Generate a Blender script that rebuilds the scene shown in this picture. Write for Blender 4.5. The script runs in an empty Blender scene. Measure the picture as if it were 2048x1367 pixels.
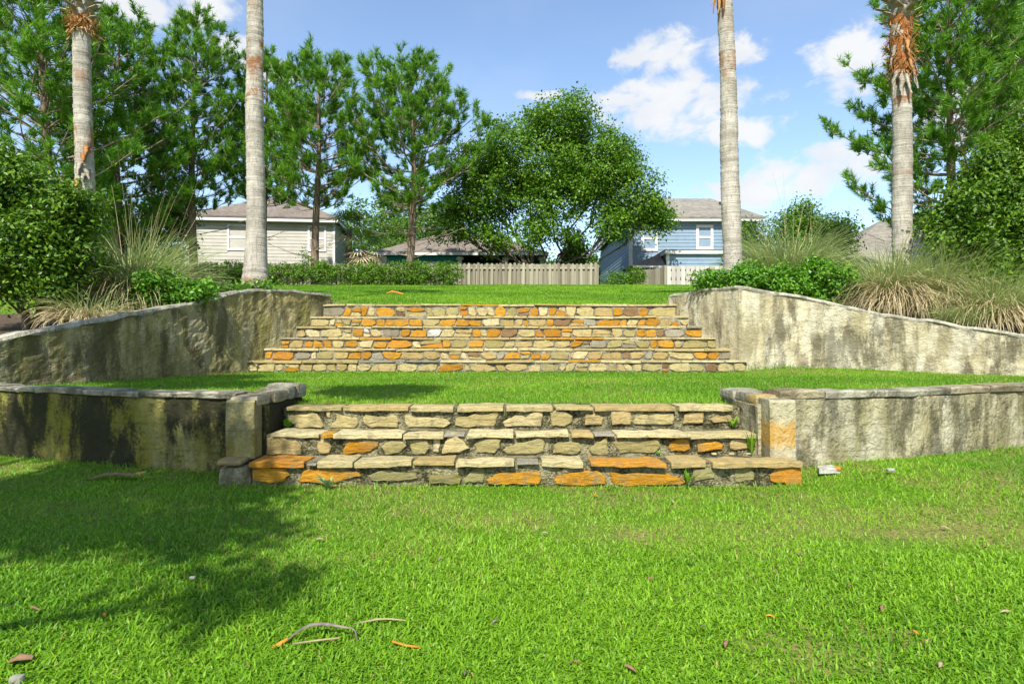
import bpy, math, random
import numpy as np
from mathutils import Vector

# ---------------------------------------------------------------- camera, sky, sun, exposure
SC = bpy.context.scene
COL = SC.collection
EYE = 1.03
cam_data = bpy.data.cameras.new('camera')
cam = bpy.data.objects.new('camera', cam_data)
COL.objects.link(cam)
cam_data.sensor_width = 36.0
cam_data.lens = 22.0
cam_data.clip_start = 0.05
cam_data.clip_end = 3000.0
cam.location = (0, 0, EYE)
cam.rotation_euler = (math.radians(90), 0, 0)
SC.camera = cam

SUN_EL = math.radians(47)
SUN_AZ = math.radians(180 + 12)              # clockwise from +Y: behind the camera, a little to the left
SUN_DIR = Vector((math.sin(SUN_AZ) * math.cos(SUN_EL), math.cos(SUN_AZ) * math.cos(SUN_EL), math.sin(SUN_EL)))
sun_data = bpy.data.lights.new('sun', 'SUN')
sun_data.energy = 5.0
sun_data.angle = math.radians(0.55)
sun_data.color = (1.0, 0.955, 0.86)
sun = bpy.data.objects.new('sun', sun_data)
COL.objects.link(sun)
sun.rotation_euler = SUN_DIR.to_track_quat('Z', 'Y').to_euler()
sun.location = SUN_DIR * 60

SC.view_settings.view_transform = 'Standard'
SC.view_settings.look = 'None'
SC.view_settings.gamma = 1.0
SC.cycles.max_bounces = 6
SC.cycles.diffuse_bounces = 3
SC.cycles.glossy_bounces = 2
SC.cycles.transmission_bounces = 3
SC.view_settings.exposure = 0.74
SC.view_settings.use_curve_mapping = False


def N(nt, kind, ins=None, **props):
    n = nt.nodes.new(kind)
    for k, v in props.items():
        setattr(n, k, v)
    for k, v in (ins or {}).items():
        s = n.inputs[k]
        if isinstance(v, tuple) and len(v) == 2 and hasattr(v[0], 'outputs'):
            nt.links.new(v[0].outputs[v[1]], s)
        elif hasattr(v, 'outputs'):
            nt.links.new(v.outputs[0], s)
        else:
            s.default_value = v
    return n


def MATH(nt, op, a, b=0.0, c=None, clamp=False):
    ins = {0: a, 1: b}
    if c is not None:
        ins[2] = c
    return N(nt, 'ShaderNodeMath', ins, operation=op, use_clamp=clamp)


def RANGE(nt, v, a, b, c=0.0, d=1.0, smooth=True):
    return N(nt, 'ShaderNodeMapRange', {'Value': v, 'From Min': a, 'From Max': b, 'To Min': c, 'To Max': d},
             interpolation_type='SMOOTHSTEP' if smooth else 'LINEAR')


def MIX(nt, f, a, b, blend='MIX'):
    n = nt.nodes.new('ShaderNodeMix')
    n.data_type = 'RGBA'
    n.blend_type = blend
    for i, v in ((0, f), (6, a), (7, b)):
        s = n.inputs[i]
        if isinstance(v, tuple) and len(v) == 2 and hasattr(v[0], 'outputs'):
            nt.links.new(v[0].outputs[v[1]], s)
        elif hasattr(v, 'outputs'):
            out = v.outputs[2] if v.bl_idname == 'ShaderNodeMix' else v.outputs[0]
            nt.links.new(out, s)
        else:
            s.default_value = v if i == 0 or len(v) == 4 else (*v, 1.0)
    return n


world = bpy.data.worlds.new('World')
SC.world = world
world.use_nodes = True
wt = world.node_tree
wt.nodes.clear()
SKY_STRENGTH = 0.128
sky = N(wt, 'ShaderNodeTexSky', sky_type='NISHITA')
sky.sun_disc = False
sky.sun_elevation = SUN_EL
sky.sun_rotation = SUN_AZ
sky.altitude = 0
sky.air_density = 1.0
sky.dust_density = 0.6
sky.ozone_density = 1.6
tc = N(wt, 'ShaderNodeTexCoord')
sep = N(wt, 'ShaderNodeSeparateXYZ', {0: (tc, 'Generated')})
az = MATH(wt, 'ARCTAN2', (sep, 'X'), (sep, 'Y'))
el = MATH(wt, 'ARCSINE', (sep, 'Z'))
ae = N(wt, 'ShaderNodeCombineXYZ', {0: az, 1: el})
# fair-weather cumulus: (azimuth, elevation, half width, half height) in degrees, all round the sky
CLOUDS = [(13.0, 24.0, 5.0, 1.9), (14.5, 20.4, 8.5, 2.8), (19.5, 23.6, 3.0, 1.5), (19.3, 17.6, 5.0, 1.5), (10.5, 20.8, 3.5, 1.0),
          (28.5, 21.4, 3.4, 2.8), (25.5, 13.6, 6.5, 2.2), (20.5, 12.4, 5.0, 1.4), (2.6, 21.4, 2.6, .6),
          (-31.5, 25.0, 3.4, 2.6), (-26.5, 25.6, 3.0, 2.0), (-24.0, 23.2, 2.8, 1.6), (-20.5, 22.0, 2.6, 1.1), (36, 16, 6, 2.4)]
crand = random.Random(5)
for i in range(14):
    a0 = 48 + i * 19 + crand.uniform(-5, 5)
    CLOUDS.append((a0 if a0 < 180 else a0 - 360, crand.uniform(12, 42), crand.uniform(4, 9), crand.uniform(1.6, 3.2)))
best = None
for (a0, e0, w0, h0) in CLOUDS:
    d0 = N(wt, 'ShaderNodeVectorMath', {0: ae, 1: (math.radians(a0), math.radians(e0), 0)}, operation='SUBTRACT')
    d1 = N(wt, 'ShaderNodeVectorMath', {0: d0, 1: (1 / math.radians(w0), 1 / math.radians(h0), 0)}, operation='MULTIPLY')
    ln = N(wt, 'ShaderNodeVectorMath', {0: d1}, operation='LENGTH')
    v = MATH(wt, 'SUBTRACT', 1.0, (ln, 'Value'))
    best = v if best is None else MATH(wt, 'MAXIMUM', best, v)
wmap = N(wt, 'ShaderNodeVectorMath', {0: ae, 1: (1.0, 1.6, 1.0)}, operation='MULTIPLY')
cn = N(wt, 'ShaderNodeTexNoise', {'Vector': wmap, 'Scale': 15.0, 'Detail': 9.0, 'Roughness': 0.58, 'Distortion': 0.35})
best = MATH(wt, 'MAXIMUM', best, -0.9)
dens = MATH(wt, 'MULTIPLY_ADD', MATH(wt, 'SUBTRACT', (cn, 0), 0.5), 2.6, best)
cmask = RANGE(wt, dens, 0.0, 0.62)
cn2 = N(wt, 'ShaderNodeTexNoise', {'Vector': wmap, 'Scale': 9.0, 'Detail': 5.0})
ccol = MIX(wt, RANGE(wt, (cn2, 0), 0.35, 0.65), (4.0, 4.15, 4.4), (4.5, 4.55, 4.6))
thin = N(wt, 'ShaderNodeTexNoise', {'Vector': wmap, 'Scale': 3.0, 'Detail': 4.0})
haze_mask = MATH(wt, 'MULTIPLY', RANGE(wt, (thin, 0), 0.4, 0.75), 0.16)
hs = N(wt, 'ShaderNodeHueSaturation', {'Color': sky, 'Saturation': 1.0, 'Value': 1.16})
skyc = MIX(wt, haze_mask, hs, (4.2, 4.5, 5.0))
skyc = MIX(wt, MATH(wt, 'MULTIPLY', cmask, 0.95), skyc, ccol)
bg = N(wt, 'ShaderNodeBackground', {'Strength': SKY_STRENGTH})
wt.links.new(skyc.outputs[2], bg.inputs['Color'])
wo = N(wt, 'ShaderNodeOutputWorld', {'Surface': bg})

# ---------------------------------------------------------------- helpers
RNG = np.random.default_rng(11)


def vnoise(P, freq=1.0, seed=0):
    """smooth value noise in -1..1 for an (n,3) array"""
    P = np.asarray(P, float) * freq
    if P.shape[1] == 2:
        P = np.concatenate([P, np.zeros((len(P), 1))], 1)
    i = np.floor(P).astype(np.int64)
    f = P - i
    f = f * f * (3 - 2 * f)

    def h(ix, iy, iz):
        n = (ix * 374761393 + iy * 668265263 + iz * 2147483647 + seed * 974711) & 0xFFFFFFFF
        n = ((n ^ (n >> 13)) * 1274126177) & 0xFFFFFFFF
        n = ((n ^ (n >> 15)) * 2246822519) & 0xFFFFFFFF
        return (n ^ (n >> 16)) / 2147483648.0 - 1.0
    x, y, z = i[:, 0], i[:, 1], i[:, 2]
    fx, fy, fz = f[:, 0], f[:, 1], f[:, 2]
    c = 0
    for dx in (0, 1):
        for dy in (0, 1):
            for dz in (0, 1):
                w = (fx if dx else 1 - fx) * (fy if dy else 1 - fy) * (fz if dz else 1 - fz)
                c = c + w * h(x + dx, y + dy, z + dz)
    return c


def fnoise(P, freq, octs=3, seed=0):
    a, s = 1.0, 0
    for o in range(octs):
        s = s + a * vnoise(P, freq * 2 ** o, seed + o)
        a *= 0.5
    return s


def mesh_np(name, V, F, mats, tint=None, smooth=False):
    """mesh from numpy arrays; F (n,3) or (n,4)"""
    V = np.ascontiguousarray(V, np.float32)
    F = np.ascontiguousarray(F, np.int32)
    me = bpy.data.meshes.new(name)
    me.vertices.add(len(V))
    me.vertices.foreach_set('co', V.ravel())
    k = F.shape[1]
    me.loops.add(F.size)
    me.loops.foreach_set('vertex_index', F.ravel())
    me.polygons.add(len(F))
    me.polygons.foreach_set('loop_start', np.arange(0, F.size, k, dtype=np.int32))
    me.polygons.foreach_set('loop_total', np.full(len(F), k, np.int32))
    me.polygons.foreach_set('use_smooth', np.full(len(F), smooth, bool))
    if tint is not None:
        a = me.attributes.new('tint', 'FLOAT', 'POINT')
        a.data.foreach_set('value', np.ascontiguousarray(tint, np.float32))
    me.update(calc_edges=True)
    for m in (mats if isinstance(mats, (list, tuple)) else [mats]):
        me.materials.append(m)
    return me


class MB:
    """collects verts and polygons of any size"""

    def __init__(s):
        s.v, s.f = [], []

    def add(s, V, F):
        o = len(s.v)
        s.v += [tuple(map(float, p)) for p in V]
        s.f += [tuple(int(i) + o for i in f) for f in F]

    def box(s, x0, x1, y0, y1, z0, z1):
        s.add([(x0, y0, z0), (x1, y0, z0), (x1, y1, z0), (x0, y1, z0), (x0, y0, z1), (x1, y0, z1), (x1, y1, z1), (x0, y1, z1)],
              [(0, 3, 2, 1), (4, 5, 6, 7), (0, 1, 5, 4), (1, 2, 6, 5), (2, 3, 7, 6), (3, 0, 4, 7)])

    def tube(s, P, R, sides=6, cap=True):
        V, F = tube(P, R, sides)
        s.add(V, F)
        if cap:
            n = len(s.v)
            s.f.append(tuple(range(n - sides, n)))

    def mesh(s, name, m, smooth=False):
        me = bpy.data.meshes.new(name)
        me.from_pydata(s.v, [], s.f)
        for mm in (m if isinstance(m, (list, tuple)) else [m]):
            me.materials.append(mm)
        if smooth:
            me.polygons.foreach_set('use_smooth', np.full(len(me.polygons), True, bool))
        me.update()
        return me


def tube(P, R, sides=6):
    P = np.asarray(P, float)
    R = np.asarray(R, float)
    T = np.gradient(P, axis=0)
    T /= np.linalg.norm(T, axis=1, keepdims=True) + 1e-9
    up = np.where(np.abs(T[:, 2:3]) > 0.9, np.array([[1.0, 0, 0]]), np.array([[0, 0, 1.0]]))
    A = np.cross(T, up)
    A /= np.linalg.norm(A, axis=1, keepdims=True) + 1e-9
    B = np.cross(T, A)
    an = np.linspace(0, 2 * np.pi, sides, endpoint=False)
    V = P[:, None, :] + R[:, None, None] * (np.cos(an)[None, :, None] * A[:, None, :] + np.sin(an)[None, :, None] * B[:, None, :])
    n = len(P)
    i = np.arange(n - 1)[:, None] * sides
    j = np.arange(sides)[None, :]
    j2 = (j + 1) % sides
    F = np.stack([i + j, i + j2, i + sides + j2, i + sides + j], -1).reshape(-1, 4)
    return V.reshape(-1, 3), F


class TB:
    """collects many tubes as numpy quads"""

    def __init__(s):
        s.V, s.F, s.n = [], [], 0

    def add(s, P, R, sides=5):
        V, F = tube(P, R, sides)
        s.V.append(V)
        s.F.append(F + s.n)
        s.n += len(V)

    def mesh(s, name, m, smooth=True):
        return mesh_np(name, np.concatenate(s.V), np.concatenate(s.F), m, smooth=smooth)


def thing(name, label, cat, loc=(0, 0, 0), group=None, rotz=0.0):
    o = bpy.data.objects.new(name, None)
    o.empty_display_size = 0.2
    COL.objects.link(o)
    o.location = loc
    o.rotation_euler = (0, 0, rotz)
    o['label'] = label
    o['category'] = cat
    if group:
        o['group'] = group
    return o


def part(name, me, parent=None, loc=(0, 0, 0), rot=(0, 0, 0), label=None, kind=None):
    o = bpy.data.objects.new(name, me)
    COL.objects.link(o)
    o.location = loc
    o.rotation_euler = rot
    if parent is not None:
        o.parent = parent
    if label:
        o['label'] = label
    if kind:
        o['kind'] = kind
    return o


def single(name, me, label, cat, loc=(0, 0, 0), rot=(0, 0, 0), group=None):
    o = part(name, me, None, loc, rot)
    o['label'] = label
    o['category'] = cat
    if group:
        o['group'] = group
    return o


def structure(name, me, kind='structure', label=None):
    o = part(name, me)
    o['kind'] = kind
    if label:
        o['label'] = label
    return o


def under(root):
    """location that puts a mesh made in world coordinates under a root Empty"""
    return tuple(-c for c in root.location)


# ---------------------------------------------------------------- materials
def base_mat(name):
    m = bpy.data.materials.new(name)
    m.use_nodes = True
    nt = m.node_tree
    nt.nodes.clear()
    out = nt.nodes.new('ShaderNodeOutputMaterial')
    return m, nt, out


def finish(nt, out, color, rough=0.8, bump=None, bump_strength=0.4, bump_dist=0.01, spec=0.3, metallic=0.0):
    b = N(nt, 'ShaderNodeBsdfPrincipled', {'Roughness': rough, 'Specular IOR Level': spec, 'Metallic': metallic})
    if hasattr(color, 'outputs'):
        nt.links.new(color.outputs[2] if color.bl_idname == 'ShaderNodeMix' else color.outputs[0], b.inputs['Base Color'])
    else:
        b.inputs['Base Color'].default_value = (*color[:3], 1)
    if bump is not None:
        bn = N(nt, 'ShaderNodeBump', {'Strength': bump_strength, 'Distance': bump_dist, 'Height': bump})
        nt.links.new(bn.outputs[0], b.inputs['Normal'])
    nt.links.new(b.outputs[0], out.inputs['Surface'])
    return b


def leaf_mat(name, dark, light, trans=0.35, rough=0.5, dry=None, spec=0.35):
    """two greens spread leaf by leaf by the 'tint' attribute; light passes through the blade"""
    m, nt, out = base_mat(name)
    at = N(nt, 'ShaderNodeAttribute', attribute_name='tint')
    c = MIX(nt, (at, 'Fac'), dark, light)
    if dry is not None:
        c = MIX(nt, RANGE(nt, (at, 'Fac'), 1.02, 1.7, smooth=False), c, dry)
    b = N(nt, 'ShaderNodeBsdfPrincipled', {'Base Color': (c, 2), 'Roughness': rough, 'Specular IOR Level': spec})
    t = N(nt, 'ShaderNodeBsdfTranslucent', {'Color': (MIX(nt, 0.5, (c, 2), (c, 2), 'MIX'), 2)})
    ms = N(nt, 'ShaderNodeMixShader', {0: trans, 1: b, 2: t})
    nt.links.new(ms.outputs[0], out.inputs['Surface'])
    return m


def plain(name, col, rough=0.7, var=0.12, scale=8.0, bump=0.15, spec=0.3, metallic=0.0):
    m, nt, out = base_mat(name)
    g = N(nt, 'ShaderNodeNewGeometry')
    n = N(nt, 'ShaderNodeTexNoise', {'Vector': (g, 'Position'), 'Scale': scale, 'Detail': 6.0, 'Roughness': 0.6})
    lo = tuple(c * (1 - var) for c in col)
    hi = tuple(min(1, c * (1 + var)) for c in col)
    c = MIX(nt, RANGE(nt, (n, 0), 0.3, 0.7), lo, hi)
    finish(nt, out, c, rough, n, bump, 0.004, spec, metallic)
    return m


def stucco_mat(name, light, mid, stain=0.5, moss=0.3, white=0.25, moss_col=(0.15, 0.16, 0.02), extra=None, seed=0.0, bias=0.0):
    light = tuple(x * 0.74 for x in light)
    mid = tuple(x * 0.66 for x in mid)
    moss_col = tuple(x * 0.75 for x in moss_col)
    m, nt, out = base_mat(name)
    g = N(nt, 'ShaderNodeNewGeometry')
    p = N(nt, 'ShaderNodeVectorMath', {0: (g, 'Position'), 1: (seed, seed * 1.7, seed * 0.3)}, operation='ADD')
    streak_p = N(nt, 'ShaderNodeVectorMath', {0: p, 1: (1, 1, 0.26)}, operation='MULTIPLY')
    wide_p = N(nt, 'ShaderNodeVectorMath', {0: p, 1: (1, 1, 0.55)}, operation='MULTIPLY')
    med = N(nt, 'ShaderNodeTexNoise', {'Vector': wide_p, 'Scale': 3.2, 'Detail': 8.0, 'Roughness': 0.65})
    stk = N(nt, 'ShaderNodeTexNoise', {'Vector': streak_p, 'Scale': 7.0, 'Detail': 6.0, 'Roughness': 0.6})
    big = N(nt, 'ShaderNodeTexNoise', {'Vector': wide_p, 'Scale': 1.7, 'Detail': 7.0, 'Roughness': 0.62, 'Distortion': 0.4})
    fine = N(nt, 'ShaderNodeTexNoise', {'Vector': p, 'Scale': 42.0, 'Detail': 8.0, 'Roughness': 0.7})
    c = MIX(nt, RANGE(nt, (med, 0), 0.35, 0.65), light, mid)
    c = MIX(nt, MATH(nt, 'MULTIPLY', RANGE(nt, (stk, 0), 0.42, 0.58), 0.6), c, tuple(x * 0.45 for x in mid))
    # white lime bloom
    wn = N(nt, 'ShaderNodeTexNoise', {'Vector': streak_p, 'Scale': 3.4, 'Detail': 7.0, 'Roughness': 0.6})
    wf = MATH(nt, 'MULTIPLY', RANGE(nt, (wn, 0), 0.5, 0.62), white)
    c = MIX(nt, wf, c, (0.56, 0.53, 0.41))
    # moss and algae
    mo = N(nt, 'ShaderNodeTexNoise', {'Vector': wide_p, 'Scale': 2.1, 'Detail': 9.0, 'Roughness': 0.7})
    c = MIX(nt, MATH(nt, 'MULTIPLY', RANGE(nt, (mo, 0), 0.4, 0.66), moss), c, moss_col)
    # black mould, in runs
    sm = MATH(nt, 'ADD', MATH(nt, 'MULTIPLY', (big, 0), 0.72), MATH(nt, 'MULTIPLY', (stk, 0), 0.28))
    sm = MATH(nt, 'ADD', sm, MATH(nt, 'MULTIPLY', MATH(nt, 'SUBTRACT', (fine, 0), 0.5), 0.22))
    c = MIX(nt, MATH(nt, 'MULTIPLY', RANGE(nt, sm, 0.485 - bias, 0.575 - bias), stain), c, (0.022, 0.022, 0.014))
    # ghost of the block courses under the render
    sz = N(nt, 'ShaderNodeSeparateXYZ', {0: (g, 'Position')})
    cz = MATH(nt, 'ADD', MATH(nt, 'DIVIDE', (sz, 'Z'), 0.203), MATH(nt, 'MULTIPLY', (med, 0), 0.25))
    ln = RANGE(nt, MATH(nt, 'ABSOLUTE', MATH(nt, 'SUBTRACT', MATH(nt, 'FRACT', cz), 0.5)), 0.455, 0.5)
    c = MIX(nt, MATH(nt, 'MULTIPLY', MATH(nt, 'MULTIPLY', ln, RANGE(nt, (wn, 0), 0.42, 0.55)), 0.4), c, tuple(x * 0.3 for x in mid))
    if extra:
        c = extra(nt, g, c, fine)
    c = MIX(nt, RANGE(nt, (fine, 0), 0.25, 0.75, 0.0, 0.3), c, tuple(x * 0.4 for x in mid))
    tr = N(nt, 'ShaderNodeTexNoise', {'Vector': p, 'Scale': 13.0, 'Detail': 6.0, 'Roughness': 0.6, 'Distortion': 1.3})
    hgt = MATH(nt, 'ADD', MATH(nt, 'MULTIPLY', (tr, 0), 1.0), MATH(nt, 'MULTIPLY', (fine, 0), 0.5))
    finish(nt, out, c, 0.92, hgt, 1.0, 0.03, 0.15)
    return m


def stone_mat(name, a, b, dark=0.25, lichen=0.12):
    """sandstone: bedding bands, mottling, a shift of tone from stone to stone"""
    a = tuple(x * 0.6 for x in a)
    b = tuple(x * 0.6 for x in b)
    m, nt, out = base_mat(name)
    g = N(nt, 'ShaderNodeNewGeometry')
    oi = N(nt, 'ShaderNodeObjectInfo')
    off = N(nt, 'ShaderNodeVectorMath', {0: (oi, 'Random'), 1: (37.0, 11.0, 53.0)}, operation='MULTIPLY')
    p = N(nt, 'ShaderNodeVectorMath', {0: (g, 'Position'), 1: off}, operation='ADD')
    bp = N(nt, 'ShaderNodeVectorMath', {0: p, 1: (1.2, 1.2, 5.0)}, operation='MULTIPLY')
    band = N(nt, 'ShaderNodeTexNoise', {'Vector': bp, 'Scale': 5.0, 'Detail': 6.0, 'Roughness': 0.6, 'Distortion': 0.6})
    fine = N(nt, 'ShaderNodeTexNoise', {'Vector': p, 'Scale': 60.0, 'Detail': 6.0, 'Roughness': 0.7})
    blot = N(nt, 'ShaderNodeTexNoise', {'Vector': p, 'Scale': 9.0, 'Detail': 7.0, 'Roughness': 0.65})
    f = MATH(nt, 'ADD', MATH(nt, 'MULTIPLY', (oi, 'Random'), 0.55), MATH(nt, 'SUBTRACT', (band, 0), 0.28))
    c = MIX(nt, RANGE(nt, f, 0.1, 0.75), a, b)
    vein = N(nt, 'ShaderNodeTexNoise', {'Vector': bp, 'Scale': 11.0, 'Detail': 3.0, 'Distortion': 1.2})
    vn = MATH(nt, 'ABSOLUTE', MATH(nt, 'SUBTRACT', (vein, 0), 0.5))
    c = MIX(nt, RANGE(nt, vn, 0.022, 0.0, 0.0, 0.6), c, tuple(x * 0.3 for x in a))
    c = MIX(nt, MATH(nt, 'MULTIPLY', RANGE(nt, (blot, 0), 0.5, 0.72), dark), c, tuple(x * 0.28 for x in a))
    c = MIX(nt, MATH(nt, 'MULTIPLY', RANGE(nt, (fine, 0), 0.56, 0.68), lichen), c, (0.4, 0.4, 0.32))
    smear = N(nt, 'ShaderNodeTexNoise', {'Vector': p, 'Scale': 13.0, 'Detail': 8.0, 'Roughness': 0.72})
    c = MIX(nt, MATH(nt, 'MULTIPLY', RANGE(nt, (smear, 0), 0.50, 0.62), 0.62), c, (0.16, 0.14, 0.075))
    hgt = MATH(nt, 'ADD', MATH(nt, 'MULTIPLY', (band, 0), 1.0), MATH(nt, 'MULTIPLY', (fine, 0), 0.35))
    finish(nt, out, c, 0.85, hgt, 1.0, 0.02, 0.2)
    return m


STONE = {
    'o': stone_mat('orange_sandstone', (0.50, 0.22, 0.010), (0.72, 0.36, 0.03), 0.45, 0.08),
    'r': stone_mat('rust_sandstone', (0.52, 0.20, 0.02), (0.72, 0.33, 0.035), 0.25, 0.06),
    'y': stone_mat('ochre_sandstone', (0.50, 0.36, 0.13), (0.62, 0.47, 0.20), 0.25, 0.1),
    'k': stone_mat('buff_sandstone', (0.52, 0.42, 0.17), (0.70, 0.58, 0.27), 0.2, 0.12),
    'c': stone_mat('cream_sandstone', (0.60, 0.49, 0.23), (0.80, 0.68, 0.36), 0.18, 0.15),
    'l': stone_mat('khaki_sandstone', (0.40, 0.33, 0.12), (0.50, 0.43, 0.18), 0.3, 0.1),
    'v': stone_mat('olive_sandstone', (0.28, 0.25, 0.08), (0.40, 0.36, 0.15), 0.3, 0.1),
    'm': stone_mat('maroon_sandstone', (0.20, 0.11, 0.05), (0.34, 0.20, 0.09), 0.3, 0.1),
    'g': stone_mat('grey_sandstone', (0.30, 0.27, 0.19), (0.46, 0.42, 0.31), 0.35, 0.15),
    'w': stone_mat('white_sandstone', (0.62, 0.60, 0.52), (0.78, 0.76, 0.68), 0.15, 0.1),
}


def mortar_mat(name, light, dark, bias):
    m, nt, out = base_mat(name)
    g = N(nt, 'ShaderNodeNewGeometry')
    a = N(nt, 'ShaderNodeTexNoise', {'Vector': (g, 'Position'), 'Scale': 6.0, 'Detail': 8.0, 'Roughness': 0.7})
    b = N(nt, 'ShaderNodeTexNoise', {'Vector': (g, 'Position'), 'Scale': 48.0, 'Detail': 8.0, 'Roughness': 0.75})
    s = MATH(nt, 'ADD', MATH(nt, 'MULTIPLY', (a, 0), 0.6), MATH(nt, 'MULTIPLY', (b, 0), 0.4))
    c = MIX(nt, RANGE(nt, s, bias - 0.09, bias + 0.11), dark, light)
    v = N(nt, 'ShaderNodeTexVoronoi', {'Vector': (g, 'Position'), 'Scale': 70.0})
    hgt = MATH(nt, 'ADD', (b, 0), MATH(nt, 'MULTIPLY', (v, 0), 0.6))
    finish(nt, out, c, 0.95, hgt, 1.0, 0.02, 0.1)
    return m


M_MORTAR = mortar_mat('weathered_mortar', (0.31, 0.28, 0.16), (0.042, 0.04, 0.018), 0.495)
M_MORTAR_UP = mortar_mat('grey_mortar', (0.36, 0.33, 0.24), (0.075, 0.065, 0.042), 0.49)


def right_pillar_extra(nt, g, c, fine):
    # ochre wash left on the lower half of the pillar
    s = N(nt, 'ShaderNodeSeparateXYZ', {0: (g, 'Position')})
    n = N(nt, 'ShaderNodeTexNoise', {'Vector': (g, 'Position'), 'Scale': 14.0, 'Detail': 5.0})
    z = MATH(nt, 'ADD', (s, 'Z'), MATH(nt, 'MULTIPLY', MATH(nt, 'SUBTRACT', (n, 0), 0.5), 0.12))
    f = MATH(nt, 'MULTIPLY', RANGE(nt, z, 0.22, 0.30), RANGE(nt, z, 0.47, 0.40))
    return MIX(nt, MATH(nt, 'MULTIPLY', MATH(nt, 'MULTIPLY', f, RANGE(nt, (fine, 0), 0.3, 0.6, 0.45, 1.0)), 0.85), c, (0.52, 0.27, 0.02))


M_WALL_LL = stucco_mat('mossy_stucco', (0.40, 0.36, 0.12), (0.24, 0.22, 0.05), 0.97, 0.75, 0.12, (0.24, 0.23, 0.012), seed=3.1, bias=0.06)
M_WALL_LR = stucco_mat('stained_stucco', (0.70, 0.63, 0.40), (0.52, 0.46, 0.26), 0.65, 0.4, 0.6, (0.22, 0.22, 0.06), seed=8.4, bias=0.0)
M_WALL_UL = stucco_mat('grey_stucco', (0.64, 0.55, 0.28), (0.46, 0.39, 0.17), 0.6, 0.55, 0.35, (0.22, 0.22, 0.03), seed=1.3, bias=0.005)
M_WALL_UR = stucco_mat('pale_stucco', (0.80, 0.73, 0.51), (0.64, 0.56, 0.34), 0.6, 0.18, 0.7, (0.36, 0.30, 0.09), seed=5.7, bias=-0.012)
M_PILLAR_L = stucco_mat('yellow_stucco', (0.50, 0.43, 0.15), (0.36, 0.30, 0.07), 0.25, 0.35, 0.25, (0.30, 0.26, 0.02), seed=2.2)
M_PILLAR_R = stucco_mat('cream_stucco', (0.66, 0.60, 0.40), (0.52, 0.46, 0.28), 0.1, 0.2, 0.5, (0.40, 0.36, 0.12), right_pillar_extra, seed=6.0)
M_CAP = stucco_mat('grey_cap_stone', (0.58, 0.54, 0.41), (0.42, 0.39, 0.28), 0.5, 0.15, 0.4, seed=9.0)
M_CAP_WARM = stucco_mat('buff_cap_stone', (0.58, 0.50, 0.33), (0.46, 0.37, 0.22), 0.3, 0.1, 0.3, seed=4.0)
M_COPING = stucco_mat('pale_coping', (0.66, 0.62, 0.50), (0.50, 0.47, 0.36), 0.35, 0.1, 0.6, seed=7.0)

M_GRASS = leaf_mat('grass_blade', (0.08, 0.225, 0.009), (0.255, 0.465, 0.022), 0.42, 0.45, (0.44, 0.36, 0.13), 0.3)
M_PINE = leaf_mat('pine_needle', (0.06, 0.18, 0.014), (0.20, 0.40, 0.024), 0.42, 0.45)
M_OAK = leaf_mat('oak_leaf', (0.042, 0.13, 0.009), (0.185, 0.335, 0.018), 0.42, 0.4)
M_SHRUB = leaf_mat('shrub_leaf', (0.025, 0.085, 0.005), (0.16, 0.29, 0.012), 0.3, 0.42, spec=0.35)
M_LOWSHRUB = leaf_mat('glossy_leaf', (0.05, 0.16, 0.010), (0.16, 0.36, 0.02), 0.28, 0.4, spec=0.35)
M_HEDGE = leaf_mat('hedge_leaf', (0.045, 0.13, 0.008), (0.16, 0.31, 0.014), 0.3, 0.4)
M_FAR = leaf_mat('far_leaf', (0.05, 0.14, 0.012), (0.15, 0.28, 0.022), 0.35, 0.5)
M_ORNGRASS = leaf_mat('ornamental_blade', (0.20, 0.28, 0.07), (0.50, 0.56, 0.23), 0.3, 0.5)
M_DRYGRASS = leaf_mat('dry_blade', (0.42, 0.33, 0.17), (0.70, 0.60, 0.36), 0.3, 0.7)
M_FROND = leaf_mat('fan_leaf', (0.07, 0.16, 0.02), (0.20, 0.34, 0.04), 0.3, 0.4)
M_DEADFROND = leaf_mat('dead_fan_leaf', (0.38, 0.30, 0.16), (0.62, 0.52, 0.32), 0.2, 0.7)


def bark_mat(name, a, b, sc):
    m, nt, out = base_mat(name)
    g = N(nt, 'ShaderNodeNewGeometry')
    p = N(nt, 'ShaderNodeVectorMath', {0: (g, 'Position'), 1: (1, 1, 0.25)}, operation='MULTIPLY')
    n = N(nt, 'ShaderNodeTexNoise', {'Vector': p, 'Scale': sc, 'Detail': 8.0, 'Roughness': 0.7})
    c = MIX(nt, RANGE(nt, (n, 0), 0.35, 0.65), a, b)
    finish(nt, out, c, 0.9, n, 1.0, 0.05, 0.1)
    return m


M_BARK_PINE = bark_mat('pine_bark', (0.07, 0.05, 0.035), (0.24, 0.18, 0.13), 9.0)
M_BARK_TWIG = bark_mat('bare_twig', (0.16, 0.125, 0.09), (0.36, 0.29, 0.21), 6.0)
M_BARK_OAK = bark_mat('oak_bark', (0.055, 0.045, 0.032), (0.17, 0.14, 0.10), 8.0)


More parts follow.
